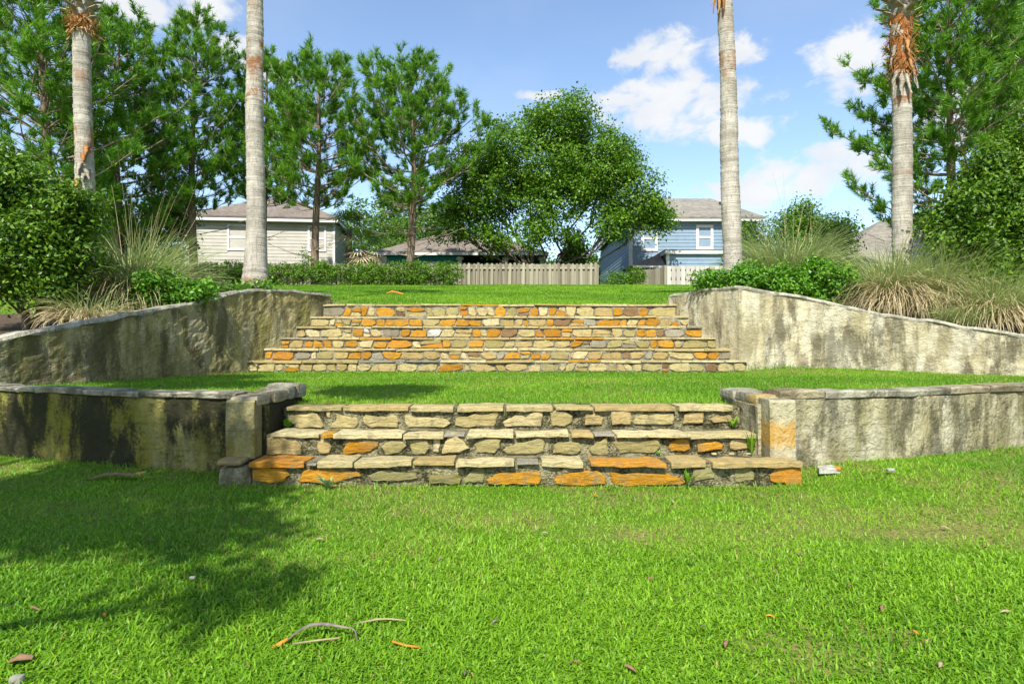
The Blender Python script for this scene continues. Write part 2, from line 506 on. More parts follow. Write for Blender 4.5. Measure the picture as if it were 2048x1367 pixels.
def palm_bark(name, patches):
    """grey ringed trunk; russet patches (z centre, half height) where old leaf bases have peeled"""
    m, nt, out = base_mat(name)
    g = N(nt, 'ShaderNodeNewGeometry')
    s = N(nt, 'ShaderNodeSeparateXYZ', {0: (g, 'Position')})
    rp = N(nt, 'ShaderNodeVectorMath', {0: (g, 'Position'), 1: (0.6, 0.6, 9.0)}, operation='MULTIPLY')
    ring = N(nt, 'ShaderNodeTexNoise', {'Vector': rp, 'Scale': 3.0, 'Detail': 5.0, 'Roughness': 0.7})
    vp = N(nt, 'ShaderNodeVectorMath', {0: (g, 'Position'), 1: (1, 1, 0.2)}, operation='MULTIPLY')
    crk = N(nt, 'ShaderNodeTexNoise', {'Vector': vp, 'Scale': 26.0, 'Detail': 6.0, 'Roughness': 0.7})
    blot = N(nt, 'ShaderNodeTexNoise', {'Vector': (g, 'Position'), 'Scale': 3.2, 'Detail': 7.0, 'Roughness': 0.65})
    c = MIX(nt, RANGE(nt, (blot, 0), 0.35, 0.65), (0.45, 0.415, 0.35), (0.29, 0.265, 0.215))
    c = MIX(nt, RANGE(nt, (ring, 0), 0.52, 0.7, 0.0, 0.4), c, (0.17, 0.145, 0.11))
    c = MIX(nt, RANGE(nt, (crk, 0), 0.5, 0.66, 0.0, 0.6), c, (0.17, 0.145, 0.11))
    rn = N(nt, 'ShaderNodeTexNoise', {'Vector': (g, 'Position'), 'Scale': 4.5, 'Detail': 8.0, 'Roughness': 0.7})
    for (z0, hz, amt) in patches:
        d = MATH(nt, 'DIVIDE', MATH(nt, 'ABSOLUTE', MATH(nt, 'SUBTRACT', (s, 'Z'), z0)), hz)
        f = MATH(nt, 'ADD', MATH(nt, 'SUBTRACT', 1.0, d), MATH(nt, 'MULTIPLY', MATH(nt, 'SUBTRACT', (rn, 0), 0.53), 6.0))
        c = MIX(nt, MATH(nt, 'MULTIPLY', RANGE(nt, f, 0.3, 1.1), amt), c, (0.24, 0.10, 0.035))
    hgt = MATH(nt, 'ADD', (ring, 0), MATH(nt, 'MULTIPLY', (crk, 0), 0.5))
    finish(nt, out, c, 0.9, hgt, 0.9, 0.03, 0.12)
    return m


M_FIBRE = stone_mat('palm_fibre', (0.24, 0.06, 0.015), (0.58, 0.21, 0.05), 0.5, 0.0)
M_BOOT = stone_mat('palm_leaf_base', (0.40, 0.33, 0.24), (0.66, 0.58, 0.46), 0.4, 0.1)
M_HUSK = stone_mat('palm_husk', (0.46, 0.17, 0.04), (0.78, 0.42, 0.15), 0.3, 0.05)


def soil_mat():
    m, nt, out = base_mat('lawn_thatch')
    g = N(nt, 'ShaderNodeNewGeometry')
    a = N(nt, 'ShaderNodeTexNoise', {'Vector': (g, 'Position'), 'Scale': 1.3, 'Detail': 6.0, 'Roughness': 0.6})
    b = N(nt, 'ShaderNodeTexNoise', {'Vector': (g, 'Position'), 'Scale': 45.0, 'Detail': 6.0, 'Roughness': 0.7})
    c = MIX(nt, RANGE(nt, (a, 0), 0.4, 0.62), (0.11, 0.22, 0.012), (0.24, 0.20, 0.07))
    c = MIX(nt, RANGE(nt, (b, 0), 0.42, 0.66), c, (0.06, 0.10, 0.014))
    finish(nt, out, c, 0.95, b, 0.8, 0.02, 0.1)
    return m


def bed_mat():
    m, nt, out = base_mat('bed_mulch')
    g = N(nt, 'ShaderNodeNewGeometry')
    b = N(nt, 'ShaderNodeTexNoise', {'Vector': (g, 'Position'), 'Scale': 26.0, 'Detail': 8.0, 'Roughness': 0.75})
    c = MIX(nt, RANGE(nt, (b, 0), 0.35, 0.65), (0.045, 0.032, 0.02), (0.15, 0.11, 0.07))
    finish(nt, out, c, 0.95, b, 1.0, 0.04, 0.1)
    return m


M_SOIL = soil_mat()
M_BED = bed_mat()

# ---------------------------------------------------------------- lines of the place (metres; X right, Y away, Z up)
def dense(pts, step):
    pts = np.asarray(pts, float)
    d = np.r_[0, np.cumsum(np.linalg.norm(np.diff(pts[:, :2], axis=0), axis=1))]
    n = max(2, int(d[-1] / step) + 1)
    s = np.linspace(0, d[-1], n)
    return np.stack([np.interp(s, d, pts[:, k]) for k in range(pts.shape[1])], 1)


LOWER_LEFT = [(-1.98, 4.80), (-3.0, 5.0), (-4.58, 5.6), (-6.6, 6.6)]
LOWER_RIGHT = [(1.98, 4.78), (3.0, 4.97), (4.58, 5.6), (7.0, 6.5), (11.0, 7.8), (15.0, 8.8)]
UPPER_LEFT = [(-6.6, 5.6, .84), (-6.25, 6.3, .95), (-5.91, 7.22, 1.066), (-5.78, 7.57, 1.17), (-5.53, 8.31, 1.32), (-5.245, 9.17, 1.514),
              (-5.02, 9.84, 1.66), (-4.83, 10.41, 1.807), (-4.70, 10.78, 1.918), (-4.56, 11.2, 1.97), (-4.22, 11.9, 2.02), (-3.75, 12.95, 2.0)]
UPPER_RIGHT = [(3.25, 12.95, 2.0), (3.65, 12.02, 2.04), (4.05, 11.1, 2.03), (5.06, 11.01, 1.84), (5.57, 10.82, 1.71), (6.03, 10.58, 1.56),
               (6.44, 10.38, 1.46), (6.8, 10.2, 1.40), (7.22, 9.99, 1.285), (7.9, 9.65, 1.15), (11.0, 8.7, .85), (15.0, 8.9, .6)]
STEP_Y = [11.0 + .35 * i for i in range(6)]
STEP_Z = [.705, .912, 1.114, 1.335, 1.540, 1.80]
STEP_L = [-4.66, -4.50, -4.33, -4.16, -4.0, -3.86]
STEP_R = [4.13, 4.06, 3.86, 3.68, 3.52, 3.36]
LOW_Y = [4.47, 4.75, 5.08]
LOW_Z = [.182, .342, .51]
LOW_L = [-1.858, -1.88, -1.86]
LOW_R = [2.07, 1.86, 1.85]


def sm(x, a, b):
    t = np.clip((x - a) / (b - a), 0, 1)
    return t * t * (3 - 2 * t)


def z_ground(x, y):
    x, y = np.asarray(x, float), np.asarray(y, float)
    P = np.stack([x, y], -1).reshape(-1, 2)
    n = fnoise(P, .9, 2, 3).reshape(x.shape)
    return .09 * sm(x, 1.7, 2.7) * sm(y, 3.2, 4.7) + .01 * n + .02 * sm(-x, 1.9, 3.0) * sm(y, 4, 5)


def z_mid(x, y):
    x, y = np.asarray(x, float), np.asarray(y, float)
    P = np.stack([x, y], -1).reshape(-1, 2)
    return .495 + .008 * fnoise(P, .8, 2, 9).reshape(x.shape) + .07 * sm(x, 3.6, 5.0) * sm(y, 9.6, 10.9)


_ul = np.array(UPPER_LEFT)
_ur = np.array(UPPER_RIGHT)
_fx = np.r_[-400, -14, -9, _ul[:, 0] - .09, -3.74, 3.24, _ur[:, 0] + .06, 400]
_fy = np.r_[6.6, 6.6, 6.2, _ul[:, 1] + .04, 12.97, 12.97, _ur[:, 1] + .09, 8.9]
_fz = np.r_[0.05, .05, .55, _ul[:, 2] - .1, 1.775, 1.775, _ur[:, 2] - .1, .3]


def plane_up(y):
    return np.interp(y, [12.8, 29.4, 30.6, 33, 60, 700], [1.775, 3.70, 3.55, 3.2, 3.2, 3.2])


def z_upper(x, y):
    x, y = np.asarray(x, float), np.asarray(y, float)
    yf, zf = np.interp(x, _fx, _fy), np.interp(x, _fx, _fz)
    t = np.clip((y - yf) / (16 - yf), 0, 1)
    z = np.where(y < 16, zf + (plane_up(16.0) - zf) * t, plane_up(y))
    P = np.stack([x, y], -1).reshape(-1, 2)
    return z + .012 * fnoise(P, .6, 2, 5).reshape(x.shape) * np.clip(t * 6, 0, 1)


def grid_mesh(name, X, Y, Z, mats, pick=None):
    ny, nx = X.shape
    V = np.stack([X, Y, Z], -1).reshape(-1, 3)
    i = np.arange(ny - 1)[:, None] * nx
    j = np.arange(nx - 1)[None, :]
    F = np.stack([i + j, i + j + 1, i + nx + j + 1, i + nx + j], -1).reshape(-1, 4)
    me = mesh_np(name, V, F, mats, smooth=True)
    if pick is not None:
        c = V[F].mean(1)
        me.polygons.foreach_set('material_index', pick(c).astype(np.int32))
    return me


# lower lawn: one sheet that runs on to the horizon
gx = np.r_[-600, -200, -60, -25, np.arange(-12, 12.01, .3), 25, 60, 200, 600]
gy = np.r_[-600, -200, -60, -20, np.arange(-6, 9.01, .3), 20, 60, 200, 600]
X, Y = np.meshgrid(gx, gy)
structure('ground', grid_mesh('ground', X, Y, z_ground(X, Y), M_SOIL))

# middle terrace between the two rows of walls
_ll, _lr = np.array(LOWER_LEFT), np.array(LOWER_RIGHT)
_mlx = np.r_[_ll[::-1, 0], -2.0, -1.9, 1.9, 2.0, _lr[:, 0]]
_mly = np.r_[_ll[::-1, 1] + .1, 4.9, 5.3, 5.3, 4.9, _lr[:, 1] + .1]
_mux = np.r_[_ul[:-3, 0], -4.6, 4.1, _ur[2:, 0]]
_muy = np.r_[_ul[:-3, 1] + .12, 11.06, 11.06, _ur[2:, 1] + .1]


def mid_lo(x):
    return np.interp(x, _mlx, _mly)


def mid_hi(x):
    return np.maximum(np.interp(x, _mux, _muy), mid_lo(x))


mx = np.arange(-6.6, 15.01, .2)
t = np.linspace(0, 1, 30)[:, None]
X = np.repeat(mx[None], 30, 0)
Y = mid_lo(mx)[None] * (1 - t) + mid_hi(mx)[None] * t
structure('middle_terrace', grid_mesh('middle_terrace', X, Y, z_mid(X, Y), M_SOIL))

# upper lawn, rising to the fence, with the planting beds behind the walls
ux = np.r_[-600, -200, -90, -50, -30, -20, np.arange(-14, 18.01, .2), 24, 34, 50, 90, 200, 600]
tt = np.r_[np.linspace(0, 1, 24)]
yf = np.interp(ux, _fx, _fy)
rows = [yf * (1 - a) + 16 * a for a in tt] + [np.full_like(ux, v) for v in np.r_[np.arange(16.6, 34, .6), 40, 60, 120, 300, 700]]
Y = np.stack(rows)
X = np.repeat(ux[None], len(rows), 0)


def bed_edge(x):
    return np.where(x < 0, 13.3 + .25 * np.sin(x * 1.3), 13.6 + .3 * np.sin(x * 1.1))


def in_bed(x, y):
    return ((x < -3.9) | (x > 3.45)) & (y < bed_edge(x)) & (x > -13) & (x < 16)


structure('upper_lawn', grid_mesh('upper_lawn', X, Y, z_upper(X, Y), [M_SOIL, M_BED], lambda c: in_bed(c[:, 0], c[:, 1])))


# ---------------------------------------------------------------- grass blades
def blades(P, L, W, lean, segs, tint, bend=.5):
    n = len(P)
    az = RNG.uniform(0, 2 * np.pi, n)
    ln = RNG.uniform(lean[0], lean[1], n)
    d = np.stack([np.cos(az), np.sin(az), np.zeros(n)], 1)
    wa = az + np.pi / 2 + RNG.normal(0, .5, n)
    w = np.stack([np.cos(wa), np.sin(wa), np.zeros(n)], 1) * W[:, None] * .5
    up = np.array([[0, 0, 1.0]])

    def at(s, k):
        a = ln * k
        return P + (d * np.sin(a)[:, None] + up * np.cos(a)[:, None]) * (L * s)[:, None]
    if segs == 1:
        V = np.stack([P - w, P + w, at(1, 1)], 1)
        F = np.arange(n)[:, None] * 3 + np.array([[0, 1, 2]])
        k = 3
    else:
        m = at(.55, 1 - bend)
        V = np.stack([P - w * .8, P + w * .8, m - w, m + w, at(1, 1.0 + .2)], 1)
        F = (np.arange(n)[:, None, None] * 5 + np.array([[[0, 1, 3], [0, 3, 2], [2, 3, 4]]])).reshape(-1, 3)
        k = 5
    return V.reshape(-1, 3), F.reshape(-1, 3), np.repeat(tint, k)


def grass_tint(P, dry, seed=0):
    n = len(P)
    t = .42 + .34 * fnoise(P[:, :2], .7, 3, seed) + RNG.normal(0, .27, n)
    t = t + .2 * fnoise(P[:, :2], .22, 2, seed + 9)
    t = np.clip(t, 0, 1)
    patch = sm(fnoise(P[:, :2], .85, 3, seed + 4), .25, 1.1)
    d = RNG.uniform(0, 1, n) < dry * (1 + 16 * patch)
    t[d] = RNG.uniform(1.1, 1.75, d.sum())
    return t


def grass_object(name, label, chunks):
    V, F, T, o = [], [], [], 0
    for v, f, t_ in chunks:
        V.append(v); F.append(f + o); T.append(t_)
        o += len(v)
    me = mesh_np(name, np.concatenate(V), np.concatenate(F), M_GRASS, np.concatenate(T))
    ob = structure(name, me, 'stuff', label)
    ob['category'] = 'grass'
    return ob


def low_front(x):
    """front line of the masonry that the lower lawn meets"""
    y = np.where(x < 0, np.interp(x, _ll[::-1, 0], _ll[::-1, 1]), np.interp(x, _lr[:, 0], _lr[:, 1]))
    return np.where((x > -2.1) & (x < 2.08), 4.46, y)


def frustum(n, y0, y1, half=.9, power=1.0, xpad=.4):
    u = RNG.uniform(0, 1, n)
    e = 1 - power
    y = (y0 ** e + u * (y1 ** e - y0 ** e)) ** (1 / e) if abs(e) > 1e-3 else y0 * (y1 / y0) ** u
    x = RNG.uniform(-1, 1, n) * (half * y + xpad)
    return x, y


ch = []
x, y = frustum(470000, 1.5, 6.4, .84, 1.25, 1.4)
ok = y < low_front(x) - .005
x, y = x[ok], y[ok]
thin_ = fnoise(np.stack([x, y], 1), 1.5, 3, 21)
worn = sm(thin_ + .5 * sm(-x, .3, 2.2) * sm(4.4 - y, 0, 1.5) + .35 * sm(4.5 - abs(y - 4.2) * 5, 3.6, 4.4) * (abs(x) < 2), .55, 1.15)
ok = RNG.uniform(0, 1, len(x)) > .8 * worn
x, y = x[ok], y[ok]
P = np.stack([x, y, z_ground(x, y) - .004], 1)
edge = 1 + 1.1 * np.exp(-((low_front(x) - y) / .05)) * RNG.uniform(.2, 1, len(x))
wave = 1 + .25 * fnoise(P[:, :2], 1.2, 2, 17)
L = RNG.uniform(.018, .048, len(x)) * edge * wave
W = RNG.uniform(.003, .0062, len(x)) * (1 + .12 * y)
near = y < 2.5 + RNG.uniform(-.5, .9, len(y))
ti = grass_tint(P, .014, 2)
ch.append(blades(P[near], L[near], W[near], (.35, 1.35), 2, ti[near]))
ch.append(blades(P[~near], L[~near], W[~near] * 1.1, (.5, 1.4), 1, ti[~near]))
grass_object('grass', 'short bright green grass of the lower lawn in the foreground', ch)

ch = []
n = 190000
x = RNG.uniform(-6.4, 9.6, n)
y = 5.2 + (11.2 - 5.2) * RNG.uniform(0, 1, n) ** 1.25
ok = (y > mid_lo(x) + .06) & (y < mid_hi(x) - .11) & (abs(x) < .86 * y + 1.2)
stairs = (x > -4.62) & (x < 4.1) & (y > 10.985)
ok &= ~stairs
x, y = x[ok], y[ok]
P = np.stack([x, y, z_mid(x, y) - .004], 1)
edge = 1 + .8 * np.exp(-(np.minimum(mid_hi(x), 11.0) - y - .1) / .06) * RNG.uniform(0, 1, len(x))
L = RNG.uniform(.02, .042, len(x)) * edge
W = RNG.uniform(.007, .011, len(x)) * (.6 + .08 * y)
ch.append(blades(P, L, W, (.1, 1.0), 1, grass_tint(P, .012, 6)))
grass_object('grass', 'mown green grass on the terrace between the two flights of steps', ch)

ch = []
n = 280000
y = 13.0 + (30.2 - 13.0) * RNG.uniform(0, 1, n)
x = RNG.uniform(-1, 1, n) * (y * .62)
left = RNG.uniform(0, 1, n) < .08
x[left] = -y[left] * RNG.uniform(.6, .86, left.sum())
ok = ~in_bed(x, y)
x, y = x[ok], y[ok]
P = np.stack([x, y, z_upper(x, y) - .004], 1)
L = RNG.uniform(.035, .065, len(x))
W = RNG.uniform(.012, .022, len(x)) * (.5 + y / 26)
ch.append(blades(P, L, W, (.1, .9), 1, grass_tint(P, .01, 12)))
grass_object('grass', 'sunlit green grass of the upper lawn below the wooden fence', ch)


# ---------------------------------------------------------------- masonry builders
def sweep_wall(name, pts, ztop, zbot, thick, side, m, rough=.008, seed=0, cell=.05, lean=0.0):
    """solid wall swept along a line; the face that is seen is uneven trowelled render"""
    P = np.asarray(pts, float)
    n = len(P)
    T = np.gradient(P, axis=0)
    T /= np.linalg.norm(T, axis=1, keepdims=True)
    Nn = np.stack([T[:, 1], -T[:, 0]], 1) * side
    ztop = np.broadcast_to(np.asarray(ztop, float), (n,)).copy()
    zbot = np.broadcast_to(np.asarray(zbot, float), (n,)).copy()
    ztop += .012 * vnoise(np.c_[P, np.zeros(n)], 3.0, seed + 1)
    rows = max(4, int((ztop - zbot).max() / cell) + 1)
    prof = [(0.0, k / rows) for k in range(rows + 1)]
    G = []
    for off, f in prof:
        z = zbot + (ztop - .018 - zbot) * f
        Q = np.c_[P, z]
        d = rough * (fnoise(Q, 5.0, 3, seed) + .6 * fnoise(Q, 17.0, 2, seed + 7))
        G.append(np.c_[P + Nn * (d + lean * (1 - f))[:, None], z])
    G.append(np.c_[P - Nn * .02, ztop])
    G.append(np.c_[P - Nn * (thick - .02), ztop])
    G.append(np.c_[P - Nn * thick, ztop - .02])
    G.append(np.c_[P - Nn * thick, zbot])
    G = np.stack(G)                                    # (rows, n, 3)
    r = len(G)
    b = MB()
    F = []
    for a in range(r - 1):
        for c in range(n - 1):
            F.append((a * n + c, a * n + c + 1, (a + 1) * n + c + 1, (a + 1) * n + c))
    F.append(tuple(a * n for a in range(r)))
    F.append(tuple(a * n + n - 1 for a in range(r - 1, -1, -1)))
    b.add(G.reshape(-1, 3), F)
    return b.mesh(name, m, False)


def cap_piece(name, pts, z0, z1, w0, w1, side, m, seed):
    """one lumpy cap stone following a wall line; w0 in front of the face, w1 behind it"""
    P = np.asarray(pts, float)
    n = len(P)
    T = np.gradient(P, axis=0)
    T /= np.linalg.norm(T, axis=1, keepdims=True)
    Nn = np.stack([T[:, 1], -T[:, 0]], 1) * side
    h = z1 - z0
    ring = [(w0 - .004, z0 + .12 * h), (w0 + .004, z0 + .8 * h), (w0 - .008, z1), (-w1 * .5, z1 + .004), (-w1, z1 - .004), (-w1, z0), (w0 - .02, z0)]
    V = []
    for i in range(n):
        e = 1.0 if 0 < i < n - 1 else .0
        for (o, z) in ring:
            q = np.array([P[i, 0] + Nn[i, 0] * o, P[i, 1] + Nn[i, 1] * o, z])
            q[:2] += Nn[i] * (-.005 * (1 - e) if o > 0 else 0)
            q[2] -= .005 * (1 - e) * (z > (z0 + z1) / 2)
            V.append(q)
    V = np.array(V)
    V += np.array([[.004, .009, .008]]) * np.stack([fnoise(V, 9, 2, seed + k) for k in range(3)], 1)
    k = len(ring)
    F = [(i * k + j, i * k + (j + 1) % k, (i + 1) * k + (j + 1) % k, (i + 1) * k + j) for i in range(n - 1) for j in range(k)]
    F += [tuple(range(k)), tuple(range((n - 1) * k + k - 1, (n - 1) * k - 1, -1))]
    c = V.mean(0)
    b = MB()
    b.add(V - c, F)
    return b.mesh(name, m, False), c


def lumpy_box(name, x0, x1, y0, y1, z0, z1, m, rough=.008, seed=0, n=4, k=7.0):
    g = np.linspace(-1, 1, n + 1)
    V, F = [], []
    for ax in range(3):
        for s in (-1, 1):
            A, B = np.meshgrid(g, g)
            q = np.zeros((n + 1, n + 1, 3))
            q[..., ax] = s
            q[..., (ax + 1) % 3] = A
            q[..., (ax + 2) % 3] = B
            o = len(V) * (n + 1) ** 2
            V.append(q.reshape(-1, 3))
            i = np.arange(n)[:, None] * (n + 1)
            j = np.arange(n)[None]
            F.append(np.stack([i + j, i + j + 1, i + n + 2 + j, i + n + 1 + j], -1).reshape(-1, 4) + o)
    V = np.concatenate(V)
    V = V / (np.abs(V) ** k).sum(1, keepdims=True) ** (1 / k)
    h = np.array([x1 - x0, y1 - y0, z1 - z0]) / 2
    c = np.array([x1 + x0, y1 + y0, z1 + z0]) / 2
    V = V * h
    W = V + c
    V += rough * np.stack([fnoise(W, 7, 2, seed + q) for q in range(3)], 1)
    return mesh_np(name, V, np.concatenate(F), m, smooth=True), c


def prism(poly, h0, h1, bev, rng, rough=.004):
    """irregular stone: outline, a chipped edge and a slightly domed, uneven face"""
    p = np.asarray(poly, float)
    k = len(p)
    c = p.mean(0)
    d = c - p
    ins = p + d * np.minimum(.4, bev / (np.linalg.norm(d, axis=1, keepdims=True) + 1e-6))
    V = np.concatenate([np.c_[p, np.full(k, h0)], np.c_[p, np.full(k, h1 - bev * .7) + rng.normal(0, rough * .5, k)],
                        np.c_[ins, np.full(k, h1) + rng.normal(0, rough * .5, k)], np.r_[c, h1 + rough * .4][None]])
    F = []
    for i in range(k):
        j = (i + 1) % k
        F += [(i, j, k + j, k + i), (k + i, k + j, 2 * k + j, 2 * k + i), (2 * k + i, 2 * k + j, 3 * k)]
    return V, F


def stone_part(name, V, F, m, root, label=None):
    c = V.mean(0)
    b = MB()
    b.add(V - c, F)
    o = part(name, b.mesh(name, m), root, tuple(c - np.array(root.location)))
    if label:
        o['label'] = label
    return o


def ragged(poly, rng, amt):
    """split the edges of an outline and shake the new corners"""
    p = np.asarray(poly, float)
    q = []
    for i in range(len(p)):
        a, b = p[i], p[(i + 1) % len(p)]
        q.append(a + rng.normal(0, amt * .3, 2))
        if np.linalg.norm(b - a) > .05:
            q.append((a + b) / 2 + rng.normal(0, amt, 2))
    return np.array(q)


def core_mesh(name, steps, m, cell, rough, seed):
    """rough mortar body of a flight: every riser a bumpy sheet, with a plain top under the slabs"""
    b = MB()
    for (x0, x1, y, depth, z0, z1) in steps:
        nx = max(2, int((x1 - x0) / cell))
        nz = max(3, int((z1 - z0) / cell) + 1)
        xs = np.linspace(x0, x1, nx + 1)
        zs = np.linspace(z0, z1, nz + 1)
        X, Z = np.meshgrid(xs, zs)
        Q = np.stack([X, np.full_like(X, y), Z], -1).reshape(-1, 3)
        Q[:, 1] += rough * (fnoise(Q, 9, 3, seed) + .5) + .004
        F = [(a * (nx + 1) + c, a * (nx + 1) + c + 1, (a + 1) * (nx + 1) + c + 1, (a + 1) * (nx + 1) + c) for a in range(nz) for c in range(nx)]
        o = len(Q)
        Q = np.concatenate([Q, np.c_[xs, np.full(nx + 1, y + depth), np.full(nx + 1, z1)],
                            [[x0, y + depth, z0], [x1, y + depth, z0]]])
        top = nz * (nx + 1)
        F += [(top + c, top + c + 1, o + c + 1, o + c) for c in range(nx)]
        F += [tuple([a * (nx + 1) for a in range(nz + 1)] + [o, o + nx + 1]), tuple([a * (nx + 1) + nx for a in range(nz, -1, -1)] + [o + nx + 2, o + nx])]
        b.add(Q, F)
    return b.mesh(name, m)

# ---------------------------------------------------------------- lower flight: stones traced one by one (X, Z on each riser)
RISER_1 = [
  ('o', [(-1.854, 0.120), (-1.728, 0.128), (-1.628, 0.131), (-1.586, 0.078), (-1.620, 0.035), (-1.728, 0.020), (-1.854, 0.043)]),
  ('o', [(-1.524, 0.043), (-1.490, 0.105), (-1.390, 0.121), (-1.252, 0.116), (-1.091, 0.097), (-1.083, 0.074), (-1.213, 0.043), (-1.352, 0.020), (-1.520, 0.032)]),
  ('v', [(-1.029, 0.074), (-0.960, 0.105), (-0.868, 0.120), (-0.807, 0.097), (-0.715, 0.097), (-0.676, 0.058), (-0.853, 0.043), (-1.006, 0.043)]),
  ('v', [(-0.586, 0.081), (-0.494, 0.081), (-0.363, 0.089), (-0.359, 0.058), (-0.371, 0.020), (-0.586, 0.020)]),
  ('v', [(-0.340, 0.051), (-0.286, 0.112), (-0.202, 0.124), (-0.194, 0.089), (-0.206, 0.028), (-0.340, 0.028)]),
  ('o', [(-0.183, 0.047), (-0.095, 0.095), (0.174, 0.102), (0.208, 0.062), (0.197, 0.020), (-0.049, 0.009), (-0.171, 0.020)]),
  ('o', [(0.304, 0.043), (0.320, 0.074), (0.473, 0.108), (0.611, 0.108), (0.661, 0.074), (0.661, 0.020), (0.473, 0.005), (0.312, 0.020)]),
  ('o', [(0.696, 0.096), (0.843, 0.089), (1.093, 0.100), (1.250, 0.032), (1.218, 0.014), (0.843, -0.000), (0.729, 0.017)]),
  ('v', [(1.292, 0.122), (1.405, 0.134), (1.453, 0.098), (1.449, 0.058), (1.300, 0.038)]),
  ('v', [(1.585, 0.122), (1.637, 0.148), (1.701, 0.130), (1.729, 0.090), (1.725, 0.050), (1.597, 0.026)]),
  ('r', [(1.838, 0.074), (1.894, 0.162), (2.046, 0.178), (2.064, 0.106), (2.062, 0.010), (1.966, 0.010), (1.846, 0.038)]),
]
RISER_2 = [
  ('y', [(-1.860, 0.259), (-1.848, 0.299), (-1.819, 0.318), (-1.738, 0.310), (-1.705, 0.291), (-1.640, 0.283), (-1.599, 0.234), (-1.599, 0.177), (-1.640, 0.169), (-1.771, 0.177), (-1.860, 0.177)]),
  ('y', [(-1.477, 0.259), (-1.444, 0.287), (-1.391, 0.275), (-1.371, 0.234), (-1.387, 0.185), (-1.461, 0.185), (-1.481, 0.218)]),
  ('o', [(-1.285, 0.210), (-1.241, 0.279), (-1.151, 0.271), (-1.012, 0.275), (-1.020, 0.234), (-1.069, 0.201), (-1.192, 0.189), (-1.277, 0.177)]),
  ('l', [(-0.996, 0.234), (-0.914, 0.279), (-0.833, 0.275), (-0.800, 0.242), (-0.865, 0.185), (-0.955, 0.173)]),
  ('l', [(-0.784, 0.283), (-0.637, 0.283), (-0.629, 0.218), (-0.662, 0.177), (-0.759, 0.177)]),
  ('c', [(-0.598, 0.299), (-0.553, 0.316), (-0.545, 0.250), (-0.557, 0.193), (-0.598, 0.193)]),
  ('k', [(-0.533, 0.218), (-0.468, 0.332), (-0.427, 0.336), (-0.362, 0.267), (-0.325, 0.222), (-0.394, 0.193), (-0.533, 0.185)]),
  ('l', [(-0.288, 0.250), (-0.264, 0.283), (-0.133, 0.299), (-0.080, 0.291), (-0.092, 0.226), (-0.133, 0.185), (-0.272, 0.193)]),
  ('l', [(-0.068, 0.210), (0.030, 0.267), (0.160, 0.283), (0.226, 0.307), (0.254, 0.259), (0.234, 0.201), (0.111, 0.181), (-0.035, 0.185)]),
  ('l', [(0.315, 0.250), (0.348, 0.275), (0.511, 0.267), (0.519, 0.210), (0.462, 0.177), (0.307, 0.185)]),
  ('l', [(0.584, 0.218), (0.674, 0.275), (0.723, 0.316), (0.727, 0.177), (0.601, 0.177)]),
  ('l', [(0.763, 0.284), (1.048, 0.288), (1.116, 0.284), (1.127, 0.235), (1.085, 0.193), (0.820, 0.189), (0.782, 0.235)]),
  ('o', [(1.198, 0.270), (1.262, 0.291), (1.339, 0.289), (1.341, 0.219), (1.305, 0.197), (1.203, 0.197), (1.190, 0.227)]),
  ('o', [(1.403, 0.253), (1.475, 0.270), (1.544, 0.289), (1.599, 0.253), (1.595, 0.219), (1.407, 0.200)]),
  ('y', [(1.659, 0.283), (1.714, 0.300), (1.791, 0.300), (1.812, 0.227), (1.654, 0.219)]),
]
RISER_3 = [
  ('k', [(-1.811, 0.427), (-1.763, 0.436), (-1.580, 0.453), (-1.558, 0.414), (-1.527, 0.344), (-1.536, 0.333), (-1.754, 0.336), (-1.806, 0.388)]),
  ('k', [(-1.514, 0.458), (-1.488, 0.488), (-1.475, 0.458), (-1.479, 0.410), (-1.501, 0.419)]),
  ('k', [(-1.436, 0.449), (-1.362, 0.427), (-1.257, 0.419), (-1.248, 0.371), (-1.274, 0.331), (-1.466, 0.336), (-1.458, 0.371), (-1.427, 0.414)]),
  ('k', [(-1.209, 0.406), (-1.187, 0.440), (-1.091, 0.423), (-0.934, 0.427), (-0.917, 0.388), (-0.930, 0.340), (-1.144, 0.336), (-1.178, 0.353)]),
  ('k', [(-0.856, 0.439), (-0.706, 0.419), (-0.576, 0.415), (-0.495, 0.374), (-0.544, 0.340), (-0.848, 0.338), (-0.865, 0.387)]),
  ('k', [(-0.456, 0.414), (-0.334, 0.436), (-0.212, 0.440), (-0.116, 0.467), (-0.112, 0.440), (-0.151, 0.344), (-0.404, 0.340), (-0.461, 0.358)]),
  ('c', [(-0.073, 0.379), (0.023, 0.432), (0.250, 0.471), (0.250, 0.423), (0.233, 0.344), (-0.055, 0.343)]),
  ('k', [(0.302, 0.467), (0.424, 0.471), (0.494, 0.427), (0.477, 0.375), (0.424, 0.344), (0.328, 0.344), (0.315, 0.414)]),
  ('y', [(0.594, 0.449), (0.695, 0.449), (0.743, 0.419), (0.730, 0.358), (0.590, 0.358)]),
  ('y', [(0.808, 0.471), (0.961, 0.471), (0.967, 0.432), (0.961, 0.358), (0.812, 0.358)]),
  ('k', [(0.976, 0.386), (1.013, 0.422), (1.122, 0.450), (1.314, 0.450), (1.318, 0.399), (1.304, 0.365), (0.985, 0.365)]),
  ('y', [(1.396, 0.441), (1.432, 0.456), (1.555, 0.459), (1.551, 0.372), (1.386, 0.368)]),
  ('y', [(1.610, 0.399), (1.660, 0.431), (1.769, 0.438), (1.792, 0.404), (1.779, 0.386), (1.633, 0.377)]),
]
